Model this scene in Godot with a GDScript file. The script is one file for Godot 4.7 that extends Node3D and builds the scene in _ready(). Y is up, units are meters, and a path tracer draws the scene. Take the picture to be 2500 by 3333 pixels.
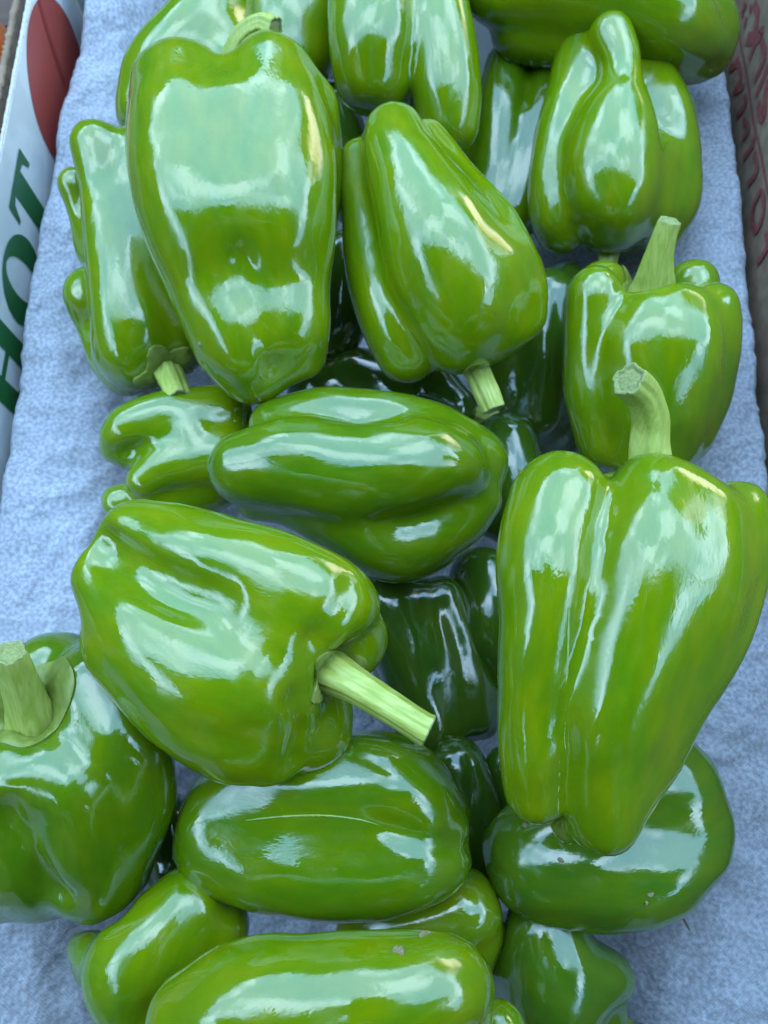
extends Node3D
# A carton of green bell peppers on a grey-blue cloth. Units: metres; every pepper is sculpted in its own
# millimetre space (y = from blossom end to stem) as a smooth union of swept lobes, meshed as surface nets.

var taken := {}
var skin: Array = []
var stem_mat: StandardMaterial3D
var cut_mat: StandardMaterial3D
var calyx_mat: StandardMaterial3D
var seam_mat: StandardMaterial3D
var scar_mat: StandardMaterial3D
var results: Array = []
var specs: Array = []

func numbered(called: String) -> String:
	if not taken.has(called):
		taken[called] = 0
		return called
	taken[called] += 1
	return "%s_%03d" % [called, taken[called]]

func thing(called: String, label: String, category: String, at := Vector3.ZERO, turn := Basis(), group := "") -> Node3D:
	var o := Node3D.new()
	o.name = numbered(called)
	add_child(o)
	o.transform = Transform3D(turn, at)
	o.set_meta("label", label)
	o.set_meta("category", category)
	if group:
		o.set_meta("group", group)
	return o

func part(called: String, mesh: Mesh, mat: Material, parent: Node3D, at := Vector3.ZERO) -> MeshInstance3D:
	var m := MeshInstance3D.new()
	m.name = called
	m.mesh = mesh
	m.material_override = mat
	m.position = at
	parent.add_child(m, true)
	return m

func struct(called: String, mesh: Mesh, mat: Material) -> MeshInstance3D:
	var m := part(called, mesh, mat, self)
	m.set_meta("kind", "structure")
	return m

# ---------------------------------------------------------------- field of one pepper
class Field:
	var a := PackedVector3Array()
	var ba := PackedVector3Array()
	var inv := PackedFloat32Array()
	var ra := PackedFloat32Array()
	var dr := PackedFloat32Array()
	var lobe := PackedInt32Array()
	var dent_from := 0
	var ks := PackedFloat32Array()
	var k := 8.0
	var noise: FastNoiseLite
	var amp := 0.5
	var everything := PackedInt32Array()

	static func spline(c: Array, n: int) -> Array:
		var q: Array = []
		var cnt := c.size() / 4
		for i in cnt:
			q.append(Vector4(c[4 * i], c[4 * i + 1], c[4 * i + 2], c[4 * i + 3]))
		if cnt == 1:
			return [q[0], q[0] + Vector4(0.01, 0, 0, 0)]
		q.push_front(2.0 * q[0] - q[1])
		q.push_back(2.0 * q[-1] - q[-2])
		var o: Array = []
		for i in range(1, q.size() - 2):
			for j in n:
				var t := float(j) / n
				o.append(0.5 * (2.0 * q[i] + (q[i + 1] - q[i - 1]) * t + (2.0 * q[i - 1] - 5.0 * q[i] + 4.0 * q[i + 1] - q[i + 2]) * t * t + (3.0 * q[i] - q[i - 1] - 3.0 * q[i + 1] + q[i + 2]) * t * t * t))
		o.append(q[-2])
		return o

	func add(c: Array, id: int, n: int) -> void:
		var s := spline(c, n)
		for i in s.size() - 1:
			var p := Vector3(s[i].x, s[i].y, s[i].z)
			var v := Vector3(s[i + 1].x, s[i + 1].y, s[i + 1].z) - p
			a.append(p)
			ba.append(v)
			inv.append(1.0 / maxf(v.length_squared(), 1e-6))
			ra.append(s[i].w)
			dr.append(s[i + 1].w - s[i].w)
			lobe.append(id)
			everything.append(everything.size())

	func seg(i: int, p: Vector3) -> float:
		var v := p - a[i]
		var t := clampf(v.dot(ba[i]) * inv[i], 0.0, 1.0)
		return (v - ba[i] * t).length() - ra[i] - dr[i] * t

	func at(p: Vector3, idx: PackedInt32Array) -> float:
		var m := 1e6
		var d := 1e6
		var cur := -1
		var dents := false
		for i in idx:
			var l := lobe[i]
			if l != cur:
				if cur >= 0:
					m = join(m, d, dents, ks[cur])
				cur = l
				dents = i >= dent_from
				d = 1e6
			var v := p - a[i]
			var b := ba[i]
			var t := clampf(v.dot(b) * inv[i], 0.0, 1.0)
			var e := (v - b * t).length() - ra[i] - dr[i] * t
			if e < d:
				d = e
		if cur >= 0:
			m = join(m, d, dents, ks[cur])
		return m - amp * noise.get_noise_3d(p.x, p.y * 0.5, p.z) - amp * 0.48 * noise.get_noise_3d(p.x * 2.1 + 40.0, p.y * 1.0, p.z * 2.1) - amp * 0.20 * noise.get_noise_3d(p.x * 4.2 + 90.0, p.y * 1.7, p.z * 4.2)

	func join(m: float, d: float, dents: bool, w: float) -> float:
		if dents:
			var e := -d
			var h := maxf(w - absf(m - e), 0.0) / w
			return maxf(m, e) + h * h * h * w / 6.0
		var g := maxf(w - absf(m - d), 0.0) / w
		return minf(m, d) - g * g * g * w / 6.0

	# slide a point along «out» until it meets the skin
	func land(p: Vector3, out: Vector3) -> Vector3:
		var d := 40.0
		for n in 80:
			var e := at(p + out * d, everything)
			if e < 0.04 or d < -60.0:
				break
			d -= maxf(e * 0.8, 0.04)
		return p + out * d

func make_field(s: Dictionary) -> Field:
	var f := Field.new()
	f.k = s.k
	f.noise = FastNoiseLite.new()
	f.noise.seed = s.seed
	f.noise.noise_type = FastNoiseLite.TYPE_SIMPLEX_SMOOTH
	f.noise.fractal_type = FastNoiseLite.FRACTAL_NONE
	f.noise.frequency = 0.035
	f.amp = s.bumps
	var id := 0
	for l in s.lobes:
		f.ks.append(l[0])
		f.k = maxf(f.k, l[0])
		f.add(l.slice(1), id, 5)
		id += 1
	f.dent_from = f.a.size()
	for l in s.dents:
		f.ks.append(6.0)
		f.add(l, id, 4)
		id += 1
	for g in s.get("extra", {}).get("grooves", []):
		# [points, outward direction, radius, depth]: a furrow pressed into the finished skin
		var c: Array = []
		for q in Field.spline(g[0], 6):
			var p: Vector3 = f.land(Vector3(q.x, q.y, q.z), g[1]) + g[1] * (g[2] - g[3] * clampf(q.w, 0.0, 1.0))
			c.append_array([p.x, p.y, p.z, g[2]])
		f.ks.append(4.0)
		f.add(c, id, 1)
		id += 1
	return f

# ---------------------------------------------------------------- surface nets (runs on a worker thread)
func mesh_body(n: int) -> void:
	var s: Dictionary = specs[n]
	var f := make_field(s)
	var h: float = s.cell
	var lo := Vector3(1e6, 1e6, 1e6)
	var hi := -lo
	for i in f.dent_from:
		for e in 2:
			var p: Vector3 = f.a[i] + f.ba[i] * e
			var r: float = f.ra[i] + f.dr[i] * e
			lo = lo.min(p - Vector3.ONE * r)
			hi = hi.max(p + Vector3.ONE * r)
	lo -= Vector3.ONE * (h * 2.0 + 1.0)
	hi += Vector3.ONE * (h * 2.0 + 1.0)
	var bx := int(ceil((hi.x - lo.x) / (4 * h)))
	var by := int(ceil((hi.y - lo.y) / (4 * h)))
	var bz := int(ceil((hi.z - lo.z) / (4 * h)))
	var nx := bx * 4 + 1
	var ny := by * 4 + 1
	var nz := bz * 4 + 1
	var val := PackedFloat32Array()
	val.resize(nx * ny * nz)
	val.fill(1e9)
	var half := 2.0 * h * 1.7321
	var blocks := PackedInt32Array()
	var lists: Array = []
	for z in bz:
		for y in by:
			for x in bx:
				var c := lo + Vector3(x * 4 + 2, y * 4 + 2, z * 4 + 2) * h
				var ds := PackedFloat32Array()
				var best := 1e6
				for i in f.a.size():
					var e := f.seg(i, c)
					ds.append(e)
					if i < f.dent_from and e < best:
						best = e
				if absf(best) > half * 1.35 + f.k and best > 0:
					continue
				var keep := PackedInt32Array()
				for i in f.a.size():
					if ds[i] < best + 2.4 * half + f.k if i < f.dent_from else ds[i] < 1.3 * half + 8.0:
						keep.append(i)
				var v := f.at(c, keep)
				if absf(v) > half * 1.45 + 1.0:
					continue
				blocks.append_array([x, y, z])
				lists.append(keep)
	for b in lists.size():
		var keep: PackedInt32Array = lists[b]
		var x0 := blocks[3 * b] * 4
		var y0 := blocks[3 * b + 1] * 4
		var z0 := blocks[3 * b + 2] * 4
		for z in range(z0, z0 + 5):
			for y in range(y0, y0 + 5):
				var at0 := (z * ny + y) * nx
				for x in range(x0, x0 + 5):
					if val[at0 + x] > 1e8:
						val[at0 + x] = f.at(lo + Vector3(x, y, z) * h, keep)
	var where := {}
	var verts := PackedVector3Array()
	var vlist := PackedInt32Array()
	var cells := PackedInt32Array()
	var step := PackedInt32Array([0, 1, nx, nx + 1, nx * ny, nx * ny + 1, nx * ny + nx, nx * ny + nx + 1])
	var e0 := PackedInt32Array([0, 2, 4, 6, 0, 1, 4, 5, 0, 1, 2, 3])
	var e1 := PackedInt32Array([1, 3, 5, 7, 2, 3, 6, 7, 4, 5, 6, 7])
	var v8 := PackedFloat32Array()
	v8.resize(8)
	for b in lists.size():
		var x0 := blocks[3 * b] * 4
		var y0 := blocks[3 * b + 1] * 4
		var z0 := blocks[3 * b + 2] * 4
		for z in range(z0, z0 + 4):
			for y in range(y0, y0 + 4):
				for x in range(x0, x0 + 4):
					var at0 := (z * ny + y) * nx + x
					var mask := 0
					for j in 8:
						var w := val[at0 + step[j]]
						v8[j] = w
						if w < 0.0:
							mask |= 1 << j
					if mask == 0 or mask == 255:
						continue
					var sum := Vector3.ZERO
					var cnt := 0
					for j in 12:
						var w0 := v8[e0[j]]
						var w1 := v8[e1[j]]
						if (w0 < 0.0) != (w1 < 0.0):
							var t := w0 / (w0 - w1)
							var p0 := Vector3(e0[j] & 1, (e0[j] >> 1) & 1, e0[j] >> 2)
							var p1 := Vector3(e1[j] & 1, (e1[j] >> 1) & 1, e1[j] >> 2)
							sum += p0.lerp(p1, t)
							cnt += 1
					where[at0] = verts.size()
					verts.append(lo + (Vector3(x, y, z) + sum / cnt) * h)
					vlist.append(b)
					cells.append(at0)
	var tri := PackedInt32Array()
	var dirs := PackedInt32Array([1, nx, nx * ny])
	for q in cells.size():
		var at0 := cells[q]
		for ax in 3:
			var d := dirs[ax]
			var u := dirs[(ax + 1) % 3]
			var w := dirs[(ax + 2) % 3]
			var w0 := val[at0]
			var w1 := val[at0 + d]
			if (w0 < 0.0) == (w1 < 0.0):
				continue
			if not (where.has(at0 - u) and where.has(at0 - w) and where.has(at0 - u - w)):
				continue
			var i0: int = where[at0]
			var i1: int = where[at0 - u]
			var i2: int = where[at0 - u - w]
			var i3: int = where[at0 - w]
			if w0 < 0.0:
				tri.append_array([i0, i2, i1, i0, i3, i2])
			else:
				tri.append_array([i0, i1, i2, i0, i2, i3])
	# relax: a little smoothing keeps creases soft and reflections free of bands
	var nb: Array = []
	var acc := PackedVector3Array()
	var num := PackedInt32Array()
	for pass_ in 3:
		acc.resize(0)
		acc.resize(verts.size())
		num.resize(0)
		num.resize(verts.size())
		for t in range(0, tri.size(), 3):
			var i := tri[t]
			var j := tri[t + 1]
			var l := tri[t + 2]
			acc[i] += verts[j] + verts[l]
			acc[j] += verts[i] + verts[l]
			acc[l] += verts[i] + verts[j]
			num[i] += 2
			num[j] += 2
			num[l] += 2
		for i in verts.size():
			if num[i]:
				verts[i] = verts[i].lerp(acc[i] / num[i], 0.5)
	var nrm := PackedVector3Array()
	nrm.resize(verts.size())
	for t in range(0, tri.size(), 3):
		var i := tri[t]
		var j := tri[t + 1]
		var l := tri[t + 2]
		var c := (verts[l] - verts[i]).cross(verts[j] - verts[i])
		nrm[i] += c
		nrm[j] += c
		nrm[l] += c
	for i in verts.size():
		nrm[i] = nrm[i].normalized()
	for pass_ in 2:
		acc.resize(0)
		acc.resize(verts.size())
		for t in range(0, tri.size(), 3):
			var i := tri[t]
			var j := tri[t + 1]
			var l := tri[t + 2]
			var c := nrm[i] + nrm[j] + nrm[l]
			acc[i] += c
			acc[j] += c
			acc[l] += c
		for i in verts.size():
			nrm[i] = acc[i].normalized()
	for i in verts.size():
		verts[i] *= 0.001
	results[n] = [verts, nrm, tri, f]

func array_mesh(v: PackedVector3Array, nrm: PackedVector3Array, tri: PackedInt32Array, uv := PackedVector2Array(), col := PackedColorArray()) -> ArrayMesh:
	var arr: Array = []
	arr.resize(Mesh.ARRAY_MAX)
	arr[Mesh.ARRAY_VERTEX] = v
	arr[Mesh.ARRAY_NORMAL] = nrm
	arr[Mesh.ARRAY_INDEX] = tri
	if uv.size():
		arr[Mesh.ARRAY_TEX_UV] = uv
	if col.size():
		arr[Mesh.ARRAY_COLOR] = col
	var m := ArrayMesh.new()
	m.add_surface_from_arrays(Mesh.PRIMITIVE_TRIANGLES, arr)
	return m

func normals_of(v: PackedVector3Array, tri: PackedInt32Array) -> PackedVector3Array:
	var nrm := PackedVector3Array()
	nrm.resize(v.size())
	for t in range(0, tri.size(), 3):
		var c := (v[tri[t + 2]] - v[tri[t]]).cross(v[tri[t + 1]] - v[tri[t]])
		for e in 3:
			nrm[tri[t + e]] += c
	for i in v.size():
		nrm[i] = nrm[i].normalized()
	return nrm

# rows x cols grid, optionally closed round the columns; clockwise fronts
func grid_mesh(v: PackedVector3Array, rows: int, cols: int, closed: bool, flip := false, uv := PackedVector2Array()) -> ArrayMesh:
	var tri := PackedInt32Array()
	for r in rows - 1:
		for c in (cols if closed else cols - 1):
			var a := r * cols + c
			var b := r * cols + (c + 1) % cols
			var d := a + cols
			var e := b + cols
			if flip:
				tri.append_array([a, d, b, b, d, e])
			else:
				tri.append_array([a, b, d, b, e, d])
	return array_mesh(v, normals_of(v, tri), tri, uv)

# a ridged stem swept along a spline; returns [side mesh, end mesh, last centre]
func stem_meshes(c: Array, seed_: int) -> Array:
	var s: Array = Field.spline(c, 7)
	var rng := RandomNumberGenerator.new()
	rng.seed = seed_
	var ridge := rng.randf() * TAU
	var wob := FastNoiseLite.new()
	wob.seed = seed_
	wob.frequency = 0.09
	var cols := 40
	var rows := s.size()
	var v := PackedVector3Array()
	var up := Vector3(0.3, 0.2, 0.9).normalized()
	var uv := PackedVector2Array()
	var rim := PackedVector3Array()
	var endc := Vector3.ZERO
	var endt := Vector3.UP
	for r in rows:
		var p := Vector3(s[r].x, s[r].y, s[r].z)
		var q: Vector4 = s[mini(r + 1, rows - 1)] - s[maxi(r - 1, 0)]
		var t := Vector3(q.x, q.y, q.z).normalized()
		var x := up.cross(t).normalized()
		var y := t.cross(x)
		up = y
		for j in cols:
			var th := TAU * j / cols
			var g := 1.0 + 0.085 * cos(5.0 * th + ridge) + 0.04 * cos(12.0 * th + ridge * 3.0) + 0.05 * wob.get_noise_2d(40.0 * cos(th) + p.y, 40.0 * sin(th) + p.x)
			var w := p + (x * cos(th) + y * sin(th)) * float(s[r].w) * g
			v.append(w * 0.001)
			uv.append(Vector2(float(j) / cols, float(r) / rows))
			if r == rows - 1:
				rim.append(w)
		endc = p
		endt = t
	var side := grid_mesh(v, rows, cols, true)
	# cut end: lip, shallow dish, pithy centre
	var e := PackedVector3Array()
	var prof := [[1.0, 0.0], [0.97, 0.35], [0.88, 0.5], [0.76, 0.1], [0.68, -0.55], [0.62, -0.2], [0.4, 0.0], [0.2, -0.1], [0.02, 0.0]]
	for pr in prof:
		for j in cols:
			var o: Vector3 = rim[j] - endc
			e.append((endc + o * pr[0] + endt * (pr[1] + 0.14 * wob.get_noise_2d(j * 7.0, pr[0] * 60.0) * (1.0 if pr[0] < 0.98 else 0.0))) * 0.001)
	return [side, grid_mesh(e, prof.size(), cols, true), endc, endt]

# the calyx: a thin ragged disc laid over the pepper's sunken crown
func calyx_mesh(f: Field, c: Array, radius: float, seed_: int, rag: float) -> ArrayMesh:
	var p0 := Vector3(c[0], c[1], c[2])
	var p1 := Vector3(c[4], c[5], c[6])
	var t := (p1 - p0).normalized()
	var x := Vector3(0.2, 0.1, 1.0).cross(t).normalized()
	var y := t.cross(x)
	var wob := FastNoiseLite.new()
	wob.seed = seed_ + 5
	wob.frequency = 0.02
	var cols := 72
	var rings := 9
	var v := PackedVector3Array()
	for r in rings + 2:
		for j in cols:
			var th := TAU * j / cols
			var edge := radius * (1.0 + (0.03 + 1.5 * rag) * cos(5.0 * th + seed_) + rag * wob.get_noise_2d(90.0 * cos(th), 90.0 * sin(th)) + rag * 0.5 * wob.get_noise_2d(420.0 * cos(th), 420.0 * sin(th)))
			var u := minf(float(r) / (rings - 1), 1.0)
			var q := p0 + (x * cos(th) + y * sin(th)) * edge * lerpf(0.25, 1.0, u)
			var s := 34.0
			for n in 60:
				var d := f.at(q + t * s, f.everything)
				if d < 0.15 or s < -30.0:
					break
				s -= maxf(d * 0.7, 0.12)
			var lift := 0.6 + 0.2 * sin(u * PI) + 8.0 * rag * maxf(0.0, wob.get_noise_2d(260.0 * cos(th), 260.0 * sin(th)) - 0.1) * u * u
			if r == rings:
				lift = 0.3
			if r == rings + 1:
				lift = -0.8
			v.append((q + t * (s + lift)) * 0.001)
	return grid_mesh(v, rings + 2, cols, true, true)

# a thin raised line (seam or scar) lying on the skin: points are pushed onto the surface along the view of the local outward normal
func seam_mesh(f: Field, c: Array, out: Vector3, width: float, tall: float) -> ArrayMesh:
	var s: Array = Field.spline(c, 14)
	var wob := FastNoiseLite.new()
	wob.seed = 3
	wob.frequency = 0.05
	var v := PackedVector3Array()
	var path := PackedVector3Array()
	for q in s:
		path.append(f.land(Vector3(q.x, q.y, q.z), out))
	var across := [[-1.0, -0.35], [-0.6, 0.35], [0.0, 1.0], [0.6, 0.35], [1.0, -0.35]]
	for i in path.size():
		var t := (path[mini(i + 1, path.size() - 1)] - path[maxi(i - 1, 0)]).normalized()
		var x := t.cross(out).normalized()
		var u := float(i) / (path.size() - 1)
		var w := width * (0.25 + 0.75 * sqrt(sin(clampf(u, 0.01, 0.99) * PI))) * (1.0 + 0.5 * wob.get_noise_1d(i * 9.0))
		for a in across:
			v.append((path[i] + x * (a[0] * w) + out * (a[1] * tall)) * 0.001)
	return grid_mesh(v, path.size(), 5, false, true)

# ---------------------------------------------------------------- textures
func grey(seed_: int, freq: float, size: int, oct := 4) -> PackedByteArray:
	var n := FastNoiseLite.new()
	n.seed = seed_
	n.frequency = freq
	n.fractal_octaves = oct
	var im := n.get_seamless_image(size, size, false, false, 0.15, true)
	im.convert(Image.FORMAT_L8)
	return im.get_data()

func skin_textures() -> Array:
	var size := 512
	var big := grey(11, 0.006, size, 3)
	var mid := grey(12, 0.02, size, 3)
	var rng := RandomNumberGenerator.new()
	rng.seed = 77
	var px := PackedByteArray()
	px.resize(size * size * 3)
	for i in size * size:
		var b := big[i] / 255.0 - 0.5
		var m := mid[i] / 255.0 - 0.5
		var k := 1.0 + 0.08 * b + 0.05 * m
		px[3 * i] = int(clampf(205.0 * k * (1.0 + 0.22 * b), 0, 255))
		px[3 * i + 1] = int(clampf(222.0 * k, 0, 255))
		px[3 * i + 2] = int(clampf(190.0 * k * (1.0 - 0.3 * b), 0, 255))
	var im := Image.create_from_data(size, size, false, Image.FORMAT_RGB8, px)
	# pale pin-prick lenticels and hairline scuffs
	for i in 120:
		var x := rng.randi_range(4, size - 6)
		var y := rng.randi_range(4, size - 6)
		var speck := im.get_pixel(x, y).lerp(Color(1, 1, 0.95), 0.2 + 0.5 * rng.randf())
		im.fill_rect(Rect2i(x, y, rng.randi_range(2, 5), rng.randi_range(1, 3)), speck)
	# relief: fine streaks along the axis, faint orange peel
	var st := grey(21, 0.03, size, 3)
	var fine := grey(22, 0.09, size, 2)
	var hp := PackedByteArray()
	hp.resize(size * size)
	for i in size * size:
		hp[i] = int(clampf(st[i] * 0.72 + fine[i] * 0.28, 0, 255))
	var rel := Image.create_from_data(size, size, false, Image.FORMAT_L8, hp)
	rel.convert(Image.FORMAT_RGBA8)
	rel.bump_map_to_normal_map(2.0)
	var ro := grey(31, 0.012, size, 4)
	var rp := PackedByteArray()
	rp.resize(size * size)
	for i in size * size:
		rp[i] = int(clampf(110.0 + (ro[i] - 128) * 0.7, 0, 255))
	var rim := Image.create_from_data(size, size, false, Image.FORMAT_L8, rp)
	return [ImageTexture.create_from_image(im), ImageTexture.create_from_image(rel), ImageTexture.create_from_image(rim)]

func pepper_mat(tint: Color, tex: Array) -> StandardMaterial3D:
	var m := StandardMaterial3D.new()
	m.albedo_color = tint.linear_to_srgb()
	m.albedo_texture = tex[0]
	m.roughness = 0.29
	m.roughness_texture = tex[2]
	m.roughness_texture_channel = BaseMaterial3D.TEXTURE_CHANNEL_RED
	m.metallic_specular = 0.72
	m.normal_enabled = true
	m.normal_texture = tex[1]
	m.normal_scale = 0.20
	m.uv1_triplanar = true
	m.uv1_scale = Vector3(22, 9, 22)
	m.uv1_triplanar_sharpness = 4.0
	return m

func plain(c: Color, rough: float, spec := 0.5) -> StandardMaterial3D:
	var m := StandardMaterial3D.new()
	m.albedo_color = c.linear_to_srgb()
	m.roughness = rough
	m.metallic_specular = spec
	return m

func streaky(a: Color, b: Color, seed_: int, scale_: Vector3, rough: float, bump := 0.4) -> StandardMaterial3D:
	var m := StandardMaterial3D.new()
	var g := grey(seed_, 0.02, 256, 4)
	var px := PackedByteArray()
	px.resize(256 * 256 * 3)
	var sa := a.linear_to_srgb()
	var sb := b.linear_to_srgb()
	for i in 256 * 256:
		var c := sa.lerp(sb, smoothstep(0.25, 0.75, g[i] / 255.0))
		px[3 * i] = int(c.r * 255)
		px[3 * i + 1] = int(c.g * 255)
		px[3 * i + 2] = int(c.b * 255)
	m.albedo_texture = ImageTexture.create_from_image(Image.create_from_data(256, 256, false, Image.FORMAT_RGB8, px))
	var im := Image.create_from_data(256, 256, false, Image.FORMAT_L8, grey(seed_ + 1, 0.04, 256, 3))
	im.convert(Image.FORMAT_RGBA8)
	im.bump_map_to_normal_map(3.0)
	m.normal_enabled = true
	m.normal_texture = ImageTexture.create_from_image(im)
	m.normal_scale = bump
	m.uv1_triplanar = true
	m.uv1_scale = scale_
	m.roughness = rough
	return m

func spec(called_label: String, at: Vector3, x: Vector3, y: Vector3, k: float, cell: float, bumps: float, tone: int, lobes: Array, dents: Array, stem: Array, calyx: float, extra := {}) -> void:
	specs.append({"label": called_label, "at": at, "turn": Basis(x, y, x.cross(y)).orthonormalized(), "k": k, "cell": cell, "bumps": bumps, "tone": tone, "lobes": lobes, "dents": dents, "stem": stem, "calyx": calyx, "seed": 100 + 7 * specs.size(), "extra": extra})

func build_peppers() -> void:
	results.resize(specs.size())
	var task := WorkerThreadPool.add_group_task(mesh_body, specs.size(), -1, true)
	WorkerThreadPool.wait_for_group_task_completion(task)
	for n in specs.size():
		var s: Dictionary = specs[n]
		var r: Array = results[n]
		var fruit: bool = s.extra.get("tomato", false)
		var o := thing("tomato" if fruit else "bell_pepper", s.label, "tomato" if fruit else "pepper", s.at, s.turn, "" if fruit else "green bell peppers heaped on the cloth")
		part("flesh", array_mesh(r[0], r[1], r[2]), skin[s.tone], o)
		if s.stem.size():
			var st := stem_meshes(s.stem, s.seed)
			var sm := part("stem", st[0], stem_mat, o)
			part("cut_end", st[1], cut_mat, sm)
			if s.calyx > 0.0:
				part("calyx", calyx_mesh(r[3], s.stem, s.calyx, s.seed, s.extra.get("rag", 0.1)), calyx_mat, o)
		for e in s.extra.get("seams", []):
			part("seam", seam_mesh(r[3], e[0], e[1], e[2], e[3]), seam_mat, o)
		for e in s.extra.get("scars", []):
			part("scar", seam_mesh(r[3], e[0], e[1], e[2], e[3]), scar_mat, o)

func edge_x(pts: Array, z: float) -> float:
	if z <= pts[0][1]:
		return pts[0][0]
	for i in pts.size() - 1:
		if z <= pts[i + 1][1]:
			return lerpf(pts[i][0], pts[i + 1][0], (z - pts[i][1]) / (pts[i + 1][1] - pts[i][1]))
	return pts[-1][0]

func build_cloth() -> void:
	var left := [[-0.1610, -0.2955], [-0.1645, -0.277], [-0.1690, -0.2511], [-0.1718, -0.2231], [-0.1741, -0.1894], [-0.1753, -0.161], [-0.1762, -0.1368], [-0.1765, -0.0759], [-0.177, -0.0271], [-0.178, 0.1], [-0.179, 0.3]]
	var right := [[0.183, -0.30], [0.1851, -0.2381], [0.1852, -0.1923], [0.1819, -0.1186], [0.18, -0.0685], [0.1769, -0.0218], [0.175, 0.1], [0.174, 0.3]]
	var big := FastNoiseLite.new()
	big.seed = 5
	big.frequency = 14.0
	big.fractal_octaves = 2
	var mid := FastNoiseLite.new()
	mid.seed = 6
	mid.frequency = 48.0
	mid.fractal_octaves = 3
	var crease := FastNoiseLite.new()
	crease.seed = 23
	crease.frequency = 17.0
	crease.fractal_type = FastNoiseLite.FRACTAL_RIDGED
	crease.fractal_octaves = 2
	var dim := FastNoiseLite.new()
	dim.seed = 16
	dim.frequency = 95.0
	dim.fractal_octaves = 3
	var fuzz := FastNoiseLite.new()
	fuzz.seed = 7
	fuzz.frequency = 420.0
	fuzz.fractal_octaves = 2
	var rows := 470
	var cols := 330
	var v := PackedVector3Array()
	var uv := PackedVector2Array()
	for r in rows:
		var z := lerpf(-0.299, 0.26, float(r) / (rows - 1))
		var x0 := edge_x(left, z) + 0.0007 * mid.get_noise_2d(z * 2.0, 3.0)
		var x1 := edge_x(right, z) + 0.0007 * mid.get_noise_2d(z * 2.0, 9.0)
		for c in cols:
			var u := float(c) / (cols - 1)
			var s := (u - 0.5) * 2.0
			# rounded, turned-down hems take the outer columns
			var fold := 0.985
			var q := clampf(s / fold, -1.0, 1.0)
			var x := lerpf(x0, x1, q * 0.5 + 0.5)
			var inn := minf(x - x0, x1 - x)
			var y := 0.004 - 0.012 * smoothstep(0.01, 0.05, inn) - 0.062 * smoothstep(0.035, 0.11, inn)
			y += 0.014 * smoothstep(-0.255, -0.299, z)
			y += 0.0040 * big.get_noise_2d(x, z) + 0.0007 * dim.get_noise_2d(x, z * 1.2) + 0.0022 * crease.get_noise_2d(x * 1.3 + z * 0.5, z) + 0.0014 * mid.get_noise_2d(x, z * 1.3) + 0.00016 * fuzz.get_noise_2d(x, z)
			y -= 0.004 * pow(clampf(1.0 - inn / 0.004, 0.0, 1.0), 2.0)
			if absf(s) > fold:
				var w := (absf(s) - fold) / (1.0 - fold)
				y -= 0.034 * w
				x += signf(s) * 0.0012 * sin(w * PI)
			v.append(Vector3(x, y, z))
			uv.append(Vector2(x, z))
	var m := StandardMaterial3D.new()
	m.albedo_color = Color(0.53, 0.54, 0.585).linear_to_srgb()
	var size := 1024
	var warp := grey(41, 0.03, size, 2)
	var slub := grey(42, 0.035, size, 5)
	var px := PackedByteArray()
	px.resize(size * size * 3)
	var hp := PackedByteArray()
	hp.resize(size * size)
	for y in size:
		for x in size:
			var i := y * size + x
			var j := (warp[i] - 128) * 0.035
			# plain weave: 128 threads each way over the tile
			var a := sin((x + j) * TAU * 128.0 / size)
			var b := sin((y + j) * TAU * 128.0 / size)
			var over := 1.0 if (int((x + j) * 128.0 / size) + int((y + j) * 128.0 / size)) % 2 == 0 else -1.0
			var wv := 0.5 + 0.25 * (a * a if over > 0 else b * b) + 0.2 * over * a * b
			var nap := (slub[i] - 128) / 128.0
			hp[i] = int(clampf((wv * 0.55 + 0.22 + nap * 0.25) * 255.0, 0, 255))
			var k := clampf(0.74 + 0.20 * wv + 0.16 * nap, 0.0, 1.0)
			px[3 * i] = int(k * 250)
			px[3 * i + 1] = int(k * 252)
			px[3 * i + 2] = int(k * 255)
	m.albedo_texture = ImageTexture.create_from_image(Image.create_from_data(size, size, false, Image.FORMAT_RGB8, px))
	var him := Image.create_from_data(size, size, false, Image.FORMAT_L8, hp)
	him.convert(Image.FORMAT_RGBA8)
	him.bump_map_to_normal_map(5.0)
	m.normal_enabled = true
	m.normal_texture = ImageTexture.create_from_image(him)
	m.normal_scale = 1.2
	m.uv1_scale = Vector3(11.0, 11.0, 11.0)
	m.roughness = 0.95
	m.metallic_specular = 0.2
	m.rim_enabled = true
	m.rim = 0.5
	m.rim_tint = 0.6
	var o := part("cloth", grid_mesh(v, rows, cols, false, false, uv), m, self)
	o.set_meta("label", "grey-blue woven cloth lining the carton under the peppers")
	o.set_meta("category", "cloth")

func box_mesh(size: Vector3) -> BoxMesh:
	var b := BoxMesh.new()
	b.size = size
	return b

# a flat inked stroke on a panel whose local axes are x = along, y = up, z = out
func stroke_mesh(pts: Array, w: float) -> ArrayMesh:
	var c: Array = []
	for p in pts:
		c.append_array([p[0], p[1], 0.0, w])
	var s: Array = Field.spline(c, 6)
	var v := PackedVector3Array()
	for i in s.size():
		var t: Vector4 = s[mini(i + 1, s.size() - 1)] - s[maxi(i - 1, 0)]
		var n := Vector3(-t.y, t.x, 0).normalized()
		var p := Vector3(s[i].x, s[i].y, 0.0)
		v.append((p - n * w * 0.5) * 0.001)
		v.append((p + n * w * 0.5) * 0.001)
	return grid_mesh(v, s.size(), 2, false)

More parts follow.
